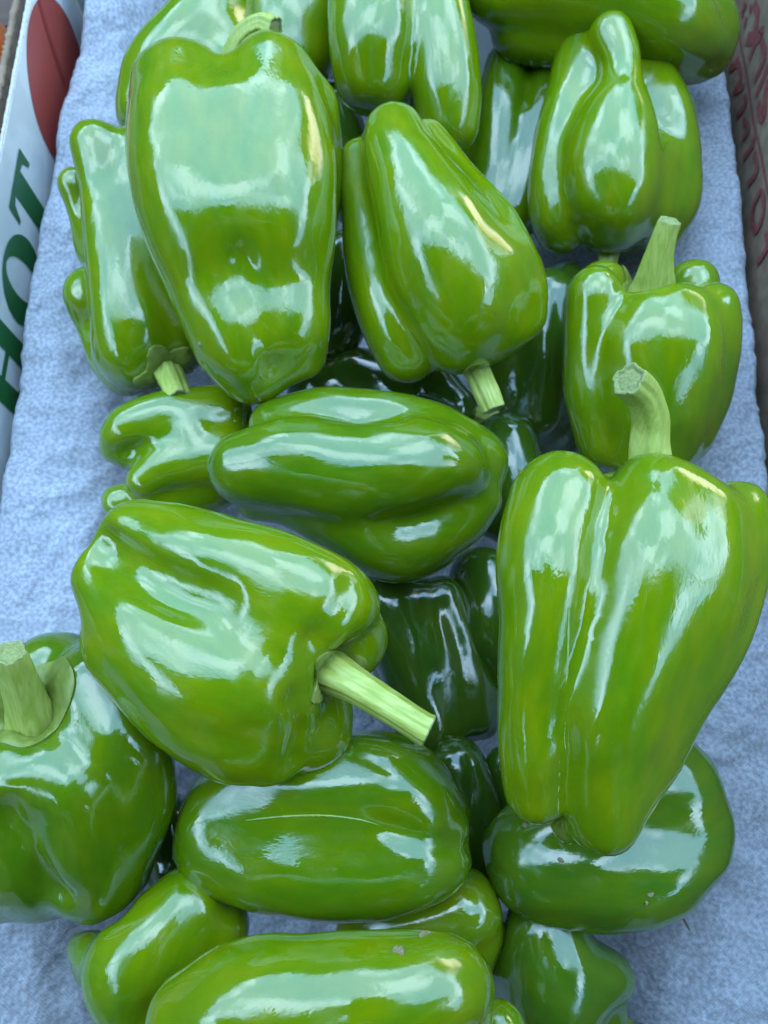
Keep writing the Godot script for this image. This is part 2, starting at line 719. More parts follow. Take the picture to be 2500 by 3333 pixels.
func flat_mesh(pts: Array) -> ArrayMesh:
	var poly := PackedVector2Array()
	var v := PackedVector3Array()
	for p in pts:
		poly.append(Vector2(p[0], p[1]) * 0.001)
		v.append(Vector3(p[0], p[1], 0.0) * 0.001)
	var tri := Geometry2D.triangulate_polygon(poly)
	tri.reverse()
	var nrm := PackedVector3Array()
	nrm.resize(v.size())
	nrm.fill(Vector3(0, 0, 1))
	return array_mesh(v, nrm, tri)

func build_carton() -> void:
	var o := thing("cardboard_carton", "cardboard carton with white printed left side and kraft right side", "carton", Vector3(0, -0.100, 0))
	var white := streaky(Color(0.62, 0.64, 0.64), Color(0.72, 0.73, 0.72), 51, Vector3(6, 6, 6), 0.45, 0.03)
	var kraft := streaky(Color(0.20, 0.135, 0.085), Color(0.27, 0.185, 0.12), 53, Vector3(14, 14, 14), 0.85, 0.15)
	var green := plain(Color(0.018, 0.12, 0.03), 0.4)
	var red := plain(Color(0.36, 0.06, 0.045), 0.4)
	var deep := plain(Color(0.26, 0.035, 0.03), 0.4)
	var ink := streaky(Color(0.20, 0.04, 0.035), Color(0.25, 0.06, 0.05), 57, Vector3(60, 60, 60), 0.8, 0.1)
	# left side: local x runs along the wall towards the far end, y up, z into the carton
	var l := Node3D.new()
	l.name = "left_side"
	o.add_child(l)
	var dir := Vector3(-0.0268, 0, 0.99964)
	l.transform = Transform3D(Basis(-dir, Vector3.UP, Vector3.UP.cross(dir)), Vector3(-0.17864, 0.100, -0.26493))
	var panel := part("panel", box_mesh(Vector3(0.70, 0.135, 0.0016)), white, l, Vector3(-0.25, -0.0315, -0.0008))
	panel.name = "panel"
	part("outer_liner", box_mesh(Vector3(0.70, 0.134, 0.0026)), kraft, l, Vector3(-0.25, -0.033, -0.0085))
	# the board's torn top edge: a ragged roll of paper on the outer liner, a dark fluted slot, the cut inner liner
	var rough := FastNoiseLite.new()
	rough.seed = 12
	rough.frequency = 0.35
	var v := PackedVector3Array()
	var lip := PackedVector3Array()
	var n := 500
	for i in n:
		var x := 0.10 - 0.70 * i / (n - 1)
		for j in 8:
			var th := TAU * j / 8
			var r := 0.0017 * (1.0 + 0.9 * rough.get_noise_2d(i * 2.2, j * 1.5))
			v.append(Vector3(x, 0.0340 + sin(th) * r, -0.0085 + cos(th) * r))
			var q := 0.0011 * (1.0 + 0.5 * rough.get_noise_2d(i * 3.0 + 900.0, j * 2.0))
			lip.append(Vector3(x, 0.0358 + sin(th) * q, -0.0012 + cos(th) * q))
	part("torn_edge", grid_mesh(v, n, 8, true), kraft, l)
	part("cut_edge", grid_mesh(lip, n, 8, true), streaky(Color(0.40, 0.36, 0.33), Color(0.55, 0.50, 0.46), 55, Vector3(90, 90, 90), 0.9, 0.5), l)
	var slot := PackedVector3Array()
	for i in n:
		var x := 0.10 - 0.70 * i / (n - 1)
		for e in [0.027, -0.09]:
			slot.append(Vector3(x, e, -0.0046 + 0.0012 * sin(x * TAU / 0.0075)))
	part("corrugated_core", grid_mesh(slot, n, 2, false), kraft, l)
	# the printed tomato and word
	var circ := PackedVector3Array()
	for r in 2:
		for i in 64:
			var th := TAU * i / 64
			circ.append(Vector3(-0.018 + 0.043 * cos(th) * r, -0.0065 + 0.041 * sin(th) * r, 0.0003))
	part("printed_tomato", grid_mesh(circ, 2, 64, true, true), red, l)
	part("printed_shading", stroke_mesh([[2, 30], [-6, 12], [-13, -10]], 4.0), deep, l, Vector3(0, 0, 0.0006))
	# letters H, O, T in a heavy serif, top edge at +19 mm, x to the right of a reader
	var tee := [[-84, 23], [-118, 22.5], [-119, 10], [-116.5, 10], [-113, 17.5], [-108, 18.5], [-108, -17], [-104, -18], [-104, -20], [-97, -20], [-90, -20], [-90, -18], [-94, -17], [-94, 18.5], [-89, 17.5], [-86, 11], [-83.5, 11]]
	var aitch := [[-170, 19], [-170, 17], [-173, 16], [-173, -16], [-170, -17], [-170, -19], [-188, -19], [-188, -17], [-185, -16], [-185, -1], [-198, -1], [-198, -16], [-195, -17], [-195, -19], [-213, -19], [-213, -17], [-210, -16], [-210, 16], [-213, 17], [-213, 19], [-195, 19], [-195, 17], [-198, 16], [-198, 3], [-185, 3], [-185, 16], [-188, 17], [-188, 19]]
	for g in [tee, aitch]:
		part("printed_letter", flat_mesh(g), green, l, Vector3(0, 0, 0.0004))
	var ring := PackedVector3Array()
	for r in 2:
		for i in 72:
			var th := TAU * i / 72
			var q := Vector2(22.5 * cos(th), 21.5 * sin(th)) if r == 0 else Vector2(9.5 * cos(th), 18.2 * sin(th)).rotated(0.12)
			ring.append(Vector3(-143.0 + q.x, -2.0 + q.y, 0.4) * 0.001)
	part("printed_letter", grid_mesh(ring, 2, 72, true), green, l)
	part("bottom_panel", box_mesh(Vector3(0.40, 0.004, 0.70)), kraft, o, Vector3(0.0, 0.003, 0.0))
	# far end
	var e := part("far_side", box_mesh(Vector3(0.36, 0.13, 0.004)), white, o, Vector3(0.004, 0.066, -0.3045))
	e.rotation.y = -0.02
	# right side: local x runs towards the viewer
	var rr := Node3D.new()
	rr.name = "right_side"
	o.add_child(rr)
	var dr := Vector3(-0.03781, 0, 0.99929)
	rr.transform = Transform3D(Basis(dr, Vector3.UP, dr.cross(Vector3.UP)), Vector3(0.19327, 0.100, -0.24394))
	part("panel", box_mesh(Vector3(0.70, 0.20, 0.004)), kraft, rr, Vector3(0.23, 0.0, -0.002))
	var marks := [[5.0, [[-27, 24], [-19, 26], [-14, 25], [-9, 21]]], [6.5, [[-15, 13], [-8, 20], [-3, 26], [-6, 29]]], [4.0, [[-4, 26], [-4, 21], [-1, 13]]], [4.0, [[2, 28], [13, 28], [16, 16]]], [4.0, [[20, 31], [23, 24], [25, 16]]],
		[4.5, [[28, 30], [33, 25], [42, 22], [42, 19], [36, 18], [31, 18]]], [1.6, [[-30, 5], [-7, 8], [15, 10], [37, 11], [54, 14], [79, 17], [110, 20]]], [4.0, [[-17, -9], [-11, 1]]], [3.4, [[-15, 1], [-8, 2], [1, 3], [2, -5], [8, 5]]],
		[3.4, [[14, 5], [20, 5], [18, -6]]], [2.4, [[-38, 14], [-34, 16], [-35, 12], [-31, 12]]], [2.4, [[-27, 16], [-24, 12]]], [2.4, [[-29, 21], [-25, 20]]], [3.2, [[26, 1], [36, 6], [37, -2]]], [3.2, [[45, 9], [49, 8], [48, -3]]],
		[3.2, [[54, 9], [66, 10], [66, -1]]], [3.2, [[79, 12], [87, 13], [94, 10], [96, 2], [87, 0], [81, 4], [79, 12]]], [3.2, [[104, 12], [112, 12], [114, 0]]]]
	var lift := 0.0003
	for s in marks:
		part("printed_letter", stroke_mesh(s[1], s[0]), ink, rr, Vector3(0, 0, lift))
		lift += 0.00004

func build_table() -> void:
	var m := streaky(Color(0.05, 0.026, 0.014), Color(0.085, 0.048, 0.028), 61, Vector3(1.5, 8, 14), 0.7, 0.3)
	var g := PlaneMesh.new()
	g.size = Vector2(60, 60)
	var gr := struct("ground", g, streaky(Color(0.15, 0.145, 0.14), Color(0.18, 0.175, 0.17), 63, Vector3(3, 3, 3), 0.9, 0.2))
	gr.position.y = -0.80
	var t := thing("market_table", "dark brown wooden table under the carton and the tomato", "table", Vector3(0, -0.80, 0))
	for i in 7:
		part("plank", box_mesh(Vector3(2.0, 0.03, 0.138)), m, t, Vector3(0, 0.684, -0.60 + 0.14 * i))
	for x in [-0.92, 0.92]:
		for z in [-0.60, 0.22]:
			part("leg", box_mesh(Vector3(0.06, 0.669, 0.06)), m, t, Vector3(x, 0.3345, z))

# added ring of trees, out of view: darkens the low sky the skins mirror
func build_added_trees() -> void:
	var n := FastNoiseLite.new()
	n.seed = 31
	n.frequency = 1.0
	n.fractal_octaves = 4
	var rng := RandomNumberGenerator.new()
	rng.seed = 8
	var cols := 260
	var rows := 22
	var v := PackedVector3Array()
	var tops := PackedFloat32Array()
	for r in rows:
		for c in cols:
			var th := TAU * c / cols
			var d := Vector2(sin(th), -cos(th))
			var open := smoothstep(0.20, 0.42, absf(wrapf(th - 0.78, -PI, PI)))
			var top := 6.2 * tan(deg_to_rad(lerpf(4.0, 29.0 + 5.0 * n.get_noise_2d(d.x * 2.2, d.y * 2.2), open)))
			if r == 0:
				tops.append(top)
			var u := float(r) / (rows - 1)
			var rad := 6.0 + 0.9 * n.get_noise_3d(d.x * 6.0, d.y * 6.0, u * top) + 0.9 * u * u
			v.append(Vector3(d.x * rad, -0.8 + u * (top + 0.8), d.y * rad))
	var st := SurfaceTool.new()
	st.begin(Mesh.PRIMITIVE_TRIANGLES)
	st.append_from(grid_mesh(v, rows, cols, true), 0, Transform3D())
	for i in 9000:
		var c := rng.randi_range(0, cols - 1)
		var th := TAU * (c + rng.randf()) / cols
		var y := tops[c] * (1.03 - 0.35 * pow(rng.randf(), 2.0)) + rng.randf_range(-0.1, 0.25)
		var p := Vector3(sin(th) * 6.3, y, -cos(th) * 6.3) + Vector3(rng.randf_range(-0.4, 0.4), 0, rng.randf_range(-0.4, 0.4))
		var b := Basis(Vector3(rng.randf() - 0.5, rng.randf() - 0.5, rng.randf() - 0.5).normalized(), rng.randf() * TAU) * rng.randf_range(0.06, 0.16)
		var q := [p + b.x, p + b.y * 0.5, p - b.x, p - b.y * 0.5]
		for e in [0, 1, 2, 0, 2, 3]:
			st.set_normal(b.z.normalized())
			st.add_vertex(q[e])
	var t := part("added_treeline", st.commit(), streaky(Color(0.03, 0.055, 0.015), Color(0.07, 0.11, 0.03), 81, Vector3(1.5, 1.5, 1.5), 0.8, 0.3), self)
	t.set_meta("kind", "stuff")
	t.set_meta("label", "added ring of leafy trees out of view, darkening the low sky mirrored on the peppers")
	t.set_meta("category", "trees")

# added cloth roof, out of view: blocks the near sky from the skins
func build_added_canopy() -> void:
	var o := thing("added_canopy", "added dark canopy on four poles out of view, blocking the near sky mirrored on the peppers", "canopy", Vector3(0, -0.80, 2.02))
	var cloth := plain(Color(0.03, 0.05, 0.045), 0.9, 0.2)
	var metal := plain(Color(0.35, 0.36, 0.37), 0.4)
	var v := PackedVector3Array()
	var up := [[0.02, 3.35], [1.62, 2.72], [1.64, 2.48], [1.63, 2.48], [1.60, 2.71], [0.02, 3.33]]
	for p in up:
		for c in [[1, 1], [1, -1], [-1, -1], [-1, 1]]:
			v.append(Vector3(p[0] * c[0], p[1], p[0] * c[1]))
	part("roof", grid_mesh(v, 6, 4, true, true), cloth, o)
	for c in [[1, 1], [1, -1], [-1, -1], [-1, 1]]:
		part("pole", box_mesh(Vector3(0.03, 2.70, 0.03)), metal, o, Vector3(1.58 * c[0], 1.35, 1.58 * c[1]))

# the person who takes the picture stands at the near side of the table; seen only mirrored in the glossy skins
func build_person() -> void:
	var o := thing("person", "person in dark clothes holding up a phone, seen only as dark shapes mirrored on peppers", "person", Vector3(0, -0.80, 0.50))
	var body := [[40, 0, 950, 30, 150, 0, 1120, 10, 145, 0, 1280, -20, 140], [40, -75, 1250, -20, 120, -95, 1330, -25, 95], [40, 75, 1250, -20, 120, 95, 1330, -25, 95], [40, 0, 1390, -40, 62, 0, 1450, -60, 58],
		[40, -160, 1340, -30, 66, -215, 1190, -70, 52, -240, 1060, -120, 46, -160, 1090, -230, 40, -70, 1130, -310, 32], [40, 160, 1340, -30, 66, 215, 1190, -70, 52, 240, 1060, -120, 46, 160, 1090, -230, 40, 80, 1130, -310, 32],
		[40, -85, 900, 30, 105, -95, 480, 40, 66, -100, 90, 50, 46], [40, 85, 900, 30, 105, 95, 480, 40, 66, 100, 90, 50, 46], [40, -100, 50, 40, 42, -105, 40, -110, 38], [40, 100, 50, 40, 42, 105, 40, -110, 38]]
	var head := [[18, 0, 1440, -62, 52, 0, 1500, -75, 60], [18, 0, 1560, -95, 82, 0, 1590, -90, 88], [18, 0, 1505, -150, 40, 0, 1530, -160, 46], [18, 0, 1545, -186, 14, 0, 1520, -192, 15], [18, -86, 1545, -85, 16, -88, 1525, -85, 13], [18, 86, 1545, -85, 16, 88, 1525, -85, 13]]
	var hair := [[30, 0, 1600, -78, 92, 0, 1560, -55, 92], [30, 0, 1632, -110, 62]]
	var hands: Array = []
	for s in [-1, 1]:
		var x: float = 60.0 * s
		hands.append([6.0, x * 1.15, 1132, -312, 24, x, 1145, -345, 27])
		for k in 4:
			hands.append([6.0, x * 1.0, 1142 - 4 * k, -355 + 14 * k, 11, x * 0.82, 1160, -372 + 17 * k, 9, x * 0.45, 1163, -378 + 17 * k, 8])
		hands.append([6.0, x * 1.1, 1140, -335, 13, x * 0.95, 1148, -362, 10, x * 0.62, 1158 + 18, -372, 9])
	var first := specs.size()
	for e in [[body, 16.0, 40.0], [head, 8.0, 18.0], [hair, 9.0, 30.0], [hands, 4.0, 6.0]]:
		specs.append({"k": e[2], "cell": e[1], "bumps": 0.0, "lobes": e[0], "dents": [], "seed": 3})
	results.resize(specs.size())
	var mats := [plain(Color(0.014, 0.016, 0.022), 0.9, 0.2), plain(Color(0.36, 0.22, 0.15), 0.5), plain(Color(0.015, 0.010, 0.007), 0.6), plain(Color(0.38, 0.23, 0.16), 0.5)]
	var names := ["clothed_body", "head", "hair", "hands"]
	for i in 4:
		mesh_body(first + i)
		var r: Array = results[first + i]
		part(names[i], array_mesh(r[0], r[1], r[2]), mats[i], o)
	specs.resize(first)
	var ph := thing("phone", "dark phone held over the carton, seen only as a dark patch mirrored on peppers", "phone", Vector3(0.014, 0.3476, 0.1575))
	ph.rotation_degrees = Vector3(-74, 0, 0)
	part("phone_body", box_mesh(Vector3(0.074, 0.150, 0.008)), plain(Color(0.02, 0.02, 0.024), 0.3), ph)

func build_twig() -> void:
	var c := [0.0, 0.0, 0.0, 0.5, 1.6, 0.6, 4.0, 0.45, 2.4, 0.4, 5.5, 0.4, 3.6, 0.45, 8.0, 0.3]
	var st := stem_meshes(c, 9)
	var m := part("dried_stem", st[0], plain(Color(0.13, 0.09, 0.055), 0.9), self, Vector3(0.1198, -0.0033, 0.1669))
	m.set_meta("label", "short brown dried stem lying on the cloth below the wide pale-sided pepper")
	m.set_meta("category", "twig")

func _ready() -> void:
	# ---- camera, sky, sun, exposure
	var cam := Camera3D.new()
	cam.name = "camera"
	add_child(cam)
	cam.position = Vector3(0, 0.355667, 0.101986)
	cam.rotation_degrees = Vector3(-74, 0, 0)
	cam.fov = 65.0
	cam.near = 0.01
	cam.far = 100.0
	var lens := CameraAttributesPhysical.new()
	lens.frustum_focal_length = 18.836
	lens.frustum_near = 0.01
	lens.frustum_far = 100.0
	lens.frustum_focus_distance = 0.245
	lens.exposure_aperture = 12.5
	cam.attributes = lens
	var we := WorldEnvironment.new()
	we.name = "environment"
	add_child(we)
	var env := Environment.new()
	we.environment = env
	env.background_mode = Environment.BG_SKY
	env.tonemap_mode = Environment.TONE_MAPPER_LINEAR
	env.tonemap_exposure = 6.9
	env.sdfgi_enabled = true
	env.ssao_enabled = true
	env.ssil_enabled = true
	var sky := Sky.new()
	env.sky = sky
	var sm := ProceduralSkyMaterial.new()
	sm.sky_top_color = Color(0.52, 0.69, 0.86)
	sm.sky_horizon_color = Color(0.60, 0.75, 0.88)
	sm.sky_curve = 0.25
	sm.sky_energy_multiplier = 1.0
	sm.ground_bottom_color = Color(0.25, 0.22, 0.19)
	sm.ground_horizon_color = Color(0.40, 0.38, 0.34)
	# broken cloud over the blue
	var cn := FastNoiseLite.new()
	cn.seed = 19
	cn.frequency = 1.7
	cn.fractal_octaves = 4
	var cim := Image.create(512, 256, false, Image.FORMAT_RGBA8)
	for y in 256:
		for x in 512:
			var az := TAU * x / 512.0
			var el := PI * (0.5 - (y + 0.5) / 256.0)
			var c := smoothstep(-0.22, 0.30, cn.get_noise_3d(cos(az) * cos(el), sin(el) * 1.3, sin(az) * cos(el)))
			cim.set_pixel(x, y, Color(c, c, c, 1.0))
	sm.sky_cover = ImageTexture.create_from_image(cim)
	sm.sky_cover_modulate = Color(0.66, 0.71, 0.74, 1.0)
	sky.sky_material = sm
	var sun := DirectionalLight3D.new()
	sun.name = "sun"
	add_child(sun)
	sun.light_color = Color(1.0, 0.88, 0.66)
	sun.light_energy = 0.025
	sun.light_angular_distance = 24.0
	sun.shadow_enabled = true
	sun.rotation_degrees = Vector3(-9, 135, 0)
	# ---- materials
	var tex := skin_textures()
	for c in [Color(0.188, 0.255, 0.003), Color(0.108, 0.18, 0.010), Color(0.205, 0.255, 0.008), Color(0.128, 0.20, 0.004)]:
		skin.append(pepper_mat(c, tex))
	var tom := pepper_mat(Color(0.75, 0.13, 0.02), tex)
	skin.append(tom)
	skin.append(pepper_mat(Color(0.065, 0.115, 0.010), tex))  # buried peppers: shade of the gaps put into a darker skin colour
	stem_mat = streaky(Color(0.27, 0.34, 0.045), Color(0.38, 0.43, 0.10), 71, Vector3(110, 18, 110), 0.45, 0.18)
	cut_mat = streaky(Color(0.17, 0.21, 0.06), Color(0.27, 0.30, 0.11), 73, Vector3(140, 140, 140), 0.8, 0.5)
	calyx_mat = streaky(Color(0.12, 0.165, 0.018), Color(0.20, 0.24, 0.045), 75, Vector3(40, 40, 40), 0.45, 0.12)
	seam_mat = plain(Color(0.26, 0.36, 0.10), 0.35)
	scar_mat = streaky(Color(0.13, 0.11, 0.05), Color(0.24, 0.21, 0.11), 77, Vector3(300, 300, 300), 0.9, 0.5)
	# ---- setting, then the heap, then small things
	build_table()
	build_added_trees()
	build_carton()
	build_cloth()
	list_peppers()
	build_peppers()
	build_twig()
	build_added_canopy()
	build_person()

func list_peppers() -> void:
	spec("broad shining pepper with a hooked stem behind its notched shoulder", Vector3(-0.0575, 0.0738, -0.1014), Vector3(0.9931, 0.0324, -0.1129), Vector3(-0.1164, 0.1482, -0.9821), 11.0, 1.80, 0.88, 0,
		[[11.0, -20.2, 58.8, -0.5, 21.6, -20.0, 28.9, 6.8, 22.8, -17.0, -1.0, 10.0, 21.5, -13.1, -24.3, 0.4, 19.8, -6.8, -47.8, -4.2, 18.3, -4.4, -57.9, -10.5, 14.4],
		[22.0, 16.6, 57.9, -0.6, 20.5, 20.2, 26.1, 6.4, 20.9, 19.5, -3.5, 9.6, 19.7, 16.0, -25.8, 0.2, 17.1, 16.3, -44.3, -2.7, 14.6, 17.6, -54.4, -9.0, 10.6],
		[20.0, 0.0, 31.6, 8.1, 20.5, 1.0, -1.3, 9.9, 20.1],
		[10.0, 29.0, 53.7, -12.2, 15.9, 25.6, 19.1, -10.6, 16.8, 19.1, -12.4, -12.7, 14.4, 11.2, -41.1, -20.4, 11.8],
		[11.0, -26.1, 59.9, -17.5, 20.3, -22.6, 16.0, -17.1, 19.9, -7.7, -30.3, -21.1, 19.8]],
		[[1.9, 71.6, 10.3, 4.9, 1.3, 88.4, -1.7, 7.8]], [-1.5, 72.2, -9.8, 6.0, 3.7, 78.4, -3.0, 4.7, 9.4, 81.9, 2.5, 4.2, 16.7, 82.3, 5.6, 4.2, 22.1, 78.3, 7.1, 4.6], 6.6, {"scars": [[[-21.9, -48.3, 0.8, 1.0, -21.3, -50.2, 0.6, 1.0], Vector3(0.193, -0.342, 0.920), 0.90, 0.50], [[-1.4, -73.1, -2.4, 1.0, -0.1, -74.4, -2.6, 1.0], Vector3(0.133, -0.276, 0.952), 0.70, 0.50]], "grooves": [[[-1.1, -14.3, 5.2, 0.2, 0.8, -29.2, 3.3, 1.0, 4.2, -48.0, 0.8, 1.0, 6.1, -63.0, -1.1, 1.0], Vector3(0.118, -0.352, 0.928), 5.00, 1.60]]})
	spec("knobbly ribbed pepper at the left edge of the pile with its stem pointing down", Vector3(-0.1103, 0.0450, -0.1063), Vector3(-0.9660, -0.0712, 0.2484), Vector3(0.2577, -0.1951, 0.9463), 7.0, 2.00, 0.88, 0,
		[[7.0, 4.7, -51.4, 0.8, 11.6, 6.2, -31.7, 0.3, 10.7, 4.5, -4.0, 2.3, 15.5, 6.6, 23.1, 1.3, 18.3, 10.6, 39.3, -1.9, 18.4, 11.4, 42.8, -8.2, 14.6],
		[9.0, -15.6, -41.1, -8.0, 19.0, -11.7, -5.6, -6.6, 20.9, -7.5, 28.5, -7.1, 18.7, -6.9, 40.6, -10.0, 13.8],
		[3.5, 22.1, -45.3, -11.7, 8.1, 22.2, -33.1, -16.6, 7.8, 23.9, -17.3, -21.8, 8.7],
		[5.0, 26.2, 8.6, -9.7, 12.6, 28.4, 19.7, -17.5, 10.3, 25.1, 37.5, -13.8, 11.0, 21.2, 44.6, -16.3, 11.9],
		[9.0, 6.4, -18.0, -23.7, 21.9, 9.7, 22.5, -24.7, 21.8]],
		[[-1.2, 58.8, 2.7, 6.0, -2.8, 67.3, 6.1, 9.5]], [2.9, 45.6, -6.4, 7.4, -1.3, 57.2, -1.2, 6.1, -4.3, 67.5, 5.1, 5.4, -4.9, 70.6, 6.8, 5.4], 13.1)
	spec("pepper behind the broad notched one, beside bare cloth at the top left", Vector3(-0.0983, 0.0367, -0.2297), Vector3(0.8660, -0.1378, 0.4807), Vector3(0.4989, 0.1733, -0.8492), 9.0, 2.00, 0.88, 0,
		[[9.0, 4.1, -35.6, 0.6, 19.3, 1.4, -17.4, 1.8, 20.9, 5.3, 3.1, 3.2, 20.9, 4.1, 25.0, 2.7, 17.4, -1.5, 42.8, 0.9, 16.1],
		[9.0, 20.7, -0.2, -2.0, 23.0, 15.9, 21.7, -1.5, 12.7, 5.3, 43.9, -2.0, 13.9],
		[9.0, -0.2, -7.2, -17.5, 23.9, -3.7, 32.1, -14.9, 21.5]],
		[], [], 0.0)
	spec("pepper lying between the hooked stem and the wide two-lobed pepper at the top", Vector3(-0.0469, 0.0332, -0.2538), Vector3(0.9983, -0.0159, 0.0554), Vector3(0.0574, 0.1917, -0.9798), 6.0, 2.00, 0.88, 0,
		[[6.0, -4.9, -30.6, 0.4, 16.3, -3.8, -9.6, 2.2, 18.7, -8.1, 18.1, 1.6, 18.8],
		[6.0, 7.1, -20.9, -1.8, 16.5, 9.5, -0.4, 1.0, 14.1, 7.9, 22.8, -0.0, 15.6],
		[6.0, 22.7, 3.0, -12.8, 17.0, 23.7, 27.2, -10.7, 17.0],
		[6.0, 2.6, 7.0, -16.5, 22.0, 1.1, 33.8, -14.2, 19.6]],
		[], [], 0.0)
	spec("wide two-lobed pepper at the top centre above the pear-shaped one", Vector3(0.0121, 0.0553, -0.2218), Vector3(0.9997, 0.0073, -0.0253), Vector3(-0.0263, 0.3389, -0.9405), 5.5, 2.00, 0.88, 0,
		[[5.5, -17.8, -21.9, 0.5, 18.3, -17.3, -6.2, 3.4, 20.3, -16.7, 18.7, -0.2, 19.5, -13.0, 45.0, -6.0, 15.4],
		[3.5, 17.2, -44.7, -1.0, 15.0, 16.9, -29.4, 2.0, 16.1, 14.4, -6.0, 1.4, 16.1, 11.7, 21.3, -2.4, 14.8, 6.8, 41.4, -7.8, 12.4],
		[8.0, -0.7, -10.1, -20.4, 25.3, 0.1, 23.1, -20.6, 25.2]],
		[], [], 0.0)
	spec("dark pepper with two raised tips, half hidden between the two-lobed and bottle-necked peppers", Vector3(0.0635, 0.0089, -0.1942), Vector3(-0.9826, 0.0512, -0.1787), Vector3(-0.1859, -0.2708, 0.9445), 5.0, 2.00, 0.88, 3,
		[[5.0, 7.6, -41.2, -1.0, 11.5, 6.8, -19.4, -0.0, 12.9, 5.7, 4.7, 0.0, 13.4, 3.4, 27.4, -3.0, 14.4],
		[4.0, -14.7, -36.2, -2.0, 11.5, -13.7, -8.7, -0.0, 12.4, -13.2, 18.2, 0.0, 13.4, -10.2, 32.2, -3.0, 14.4],
		[5.0, 19.1, 2.7, -10.0, 14.7, 12.6, 23.9, -10.0, 14.7],
		[5.0, -4.3, -13.9, -20.0, 22.6, -3.7, 16.8, -20.0, 20.0]],
		[], [], 0.0)
	spec("bottle-necked pepper with a bulging knob on top and a swollen base", Vector3(0.1076, 0.0394, -0.1702), Vector3(-1.0000, -0.0019, 0.0065), Vector3(0.0067, -0.3382, 0.9410), 5.5, 2.00, 0.88, 0,
		[[5.5, 1.1, -49.6, -0.3, 10.2, -2.2, -39.2, 2.4, 9.0, -2.9, -29.1, 4.1, 9.0, -1.8, -18.4, 4.8, 12.0, -0.2, -6.3, 4.6, 18.1, 2.0, 9.1, 5.6, 22.8, 2.0, 23.5, 4.6, 23.4, 0.0, 32.0, 1.1, 19.3],
		[4.5, 7.2, -55.2, -20.7, 13.7, 11.5, -34.7, -17.3, 15.0, 18.7, -10.0, -10.7, 15.2, 23.6, 13.3, -6.1, 14.7, 24.6, 31.1, -5.0, 13.8, 21.5, 38.0, -7.5, 12.5],
		[6.0, -20.7, -54.5, -24.6, 10.6, -27.3, -33.1, -19.2, 11.9, -30.3, -13.2, -13.9, 14.5, -31.3, 7.8, -10.5, 13.9, -30.8, 26.1, -8.3, 13.9, -26.6, 38.6, -10.5, 11.7],
		[8.0, -17.1, 12.5, -3.2, 16.8, -18.8, 29.8, -3.0, 14.6],
		[8.0, -9.1, -34.6, -27.3, 18.6, -8.8, 2.6, -24.9, 25.6, -7.0, 24.1, -21.5, 23.2]],
		[], [-2.4, 38.5, -10.5, 5.9, -0.4, 52.5, -7.6, 4.5, 0.5, 56.9, -7.3, 4.0], 0.0)
	spec("long pepper lying across the top right corner against the kraft box side", Vector3(0.1059, 0.0487, -0.2335), Vector3(0.2490, 0.2670, -0.9310), Vector3(-0.9676, 0.1110, -0.2269), 5.0, 2.00, 0.88, 0,
		[[5.0, 3.1, 52.3, -2.8, 17.9, 9.9, 27.2, 1.3, 23.1, 10.8, -3.9, 4.7, 22.9, 5.3, -28.5, 4.8, 19.5, 1.5, -46.8, 2.6, 12.0, 0.9, -53.4, -1.1, 9.0],
		[5.0, -8.3, 37.3, -15.2, 13.9, -5.3, -1.8, -11.4, 14.2, -3.0, -31.6, -9.1, 14.2, -1.1, -50.5, -9.3, 11.0, -0.3, -61.0, -8.8, 6.2],
		[5.0, 28.4, 7.1, -3.8, 20.3, 23.1, -26.8, -2.3, 18.0, 14.3, -50.9, -3.3, 13.6, 4.8, -59.4, -4.9, 9.1],
		[5.0, 20.3, 11.3, -22.0, 23.6, 16.6, -30.9, -20.2, 21.2]],
		[], [], 0.0, {"scars": [[[-12.6, -54.6, 4.9, 1.0, -12.6, -56.4, 5.0, 1.0], Vector3(-0.523, 0.250, 0.815), 0.80, 0.40]]})
	spec("pear-shaped pepper in the middle of the pile with its stem hanging down over a gap", Vector3(0.0185, 0.0716, -0.0955), Vector3(-0.9539, -0.0827, 0.2884), Vector3(0.3000, -0.2530, 0.9198), 6.0, 1.80, 0.88, 0,
		[[6.0, -0.3, -48.2, -4.0, 11.9, 1.2, -34.7, 0.9, 15.1, 0.1, -14.5, 5.6, 19.7, -2.1, 8.7, 8.4, 24.6, -4.5, 27.2, 3.2, 25.8, -0.6, 37.7, -0.9, 19.6],
		[14.0, -15.1, -46.4, -17.0, 8.3, -17.4, -22.2, -11.3, 12.1, -24.1, 2.6, -5.5, 14.2, -25.9, 24.2, -2.7, 15.6, -24.4, 38.2, -4.9, 13.8],
		[12.0, -14.7, 22.6, 3.3, 18.7, -14.0, 39.0, -0.9, 14.4],
		[4.5, 16.2, -45.1, -11.0, 7.4, 20.7, -21.5, -10.3, 10.1, 23.1, 6.9, -8.6, 14.3, 22.5, 29.7, -7.8, 14.7, 22.0, 39.5, -9.9, 13.6],
		[6.0, -4.0, -13.9, -21.4, 22.1, -5.9, 20.4, -21.7, 28.1]],
		[[-2.2, 57.2, -0.1, 3.4, -3.8, 64.0, 1.8, 5.6]], [-4.3, 42.8, -13.9, 6.7, -3.9, 55.8, -10.1, 5.2, -4.5, 66.7, -7.2, 5.0, -5.0, 73.8, -6.3, 4.6], 0.0)
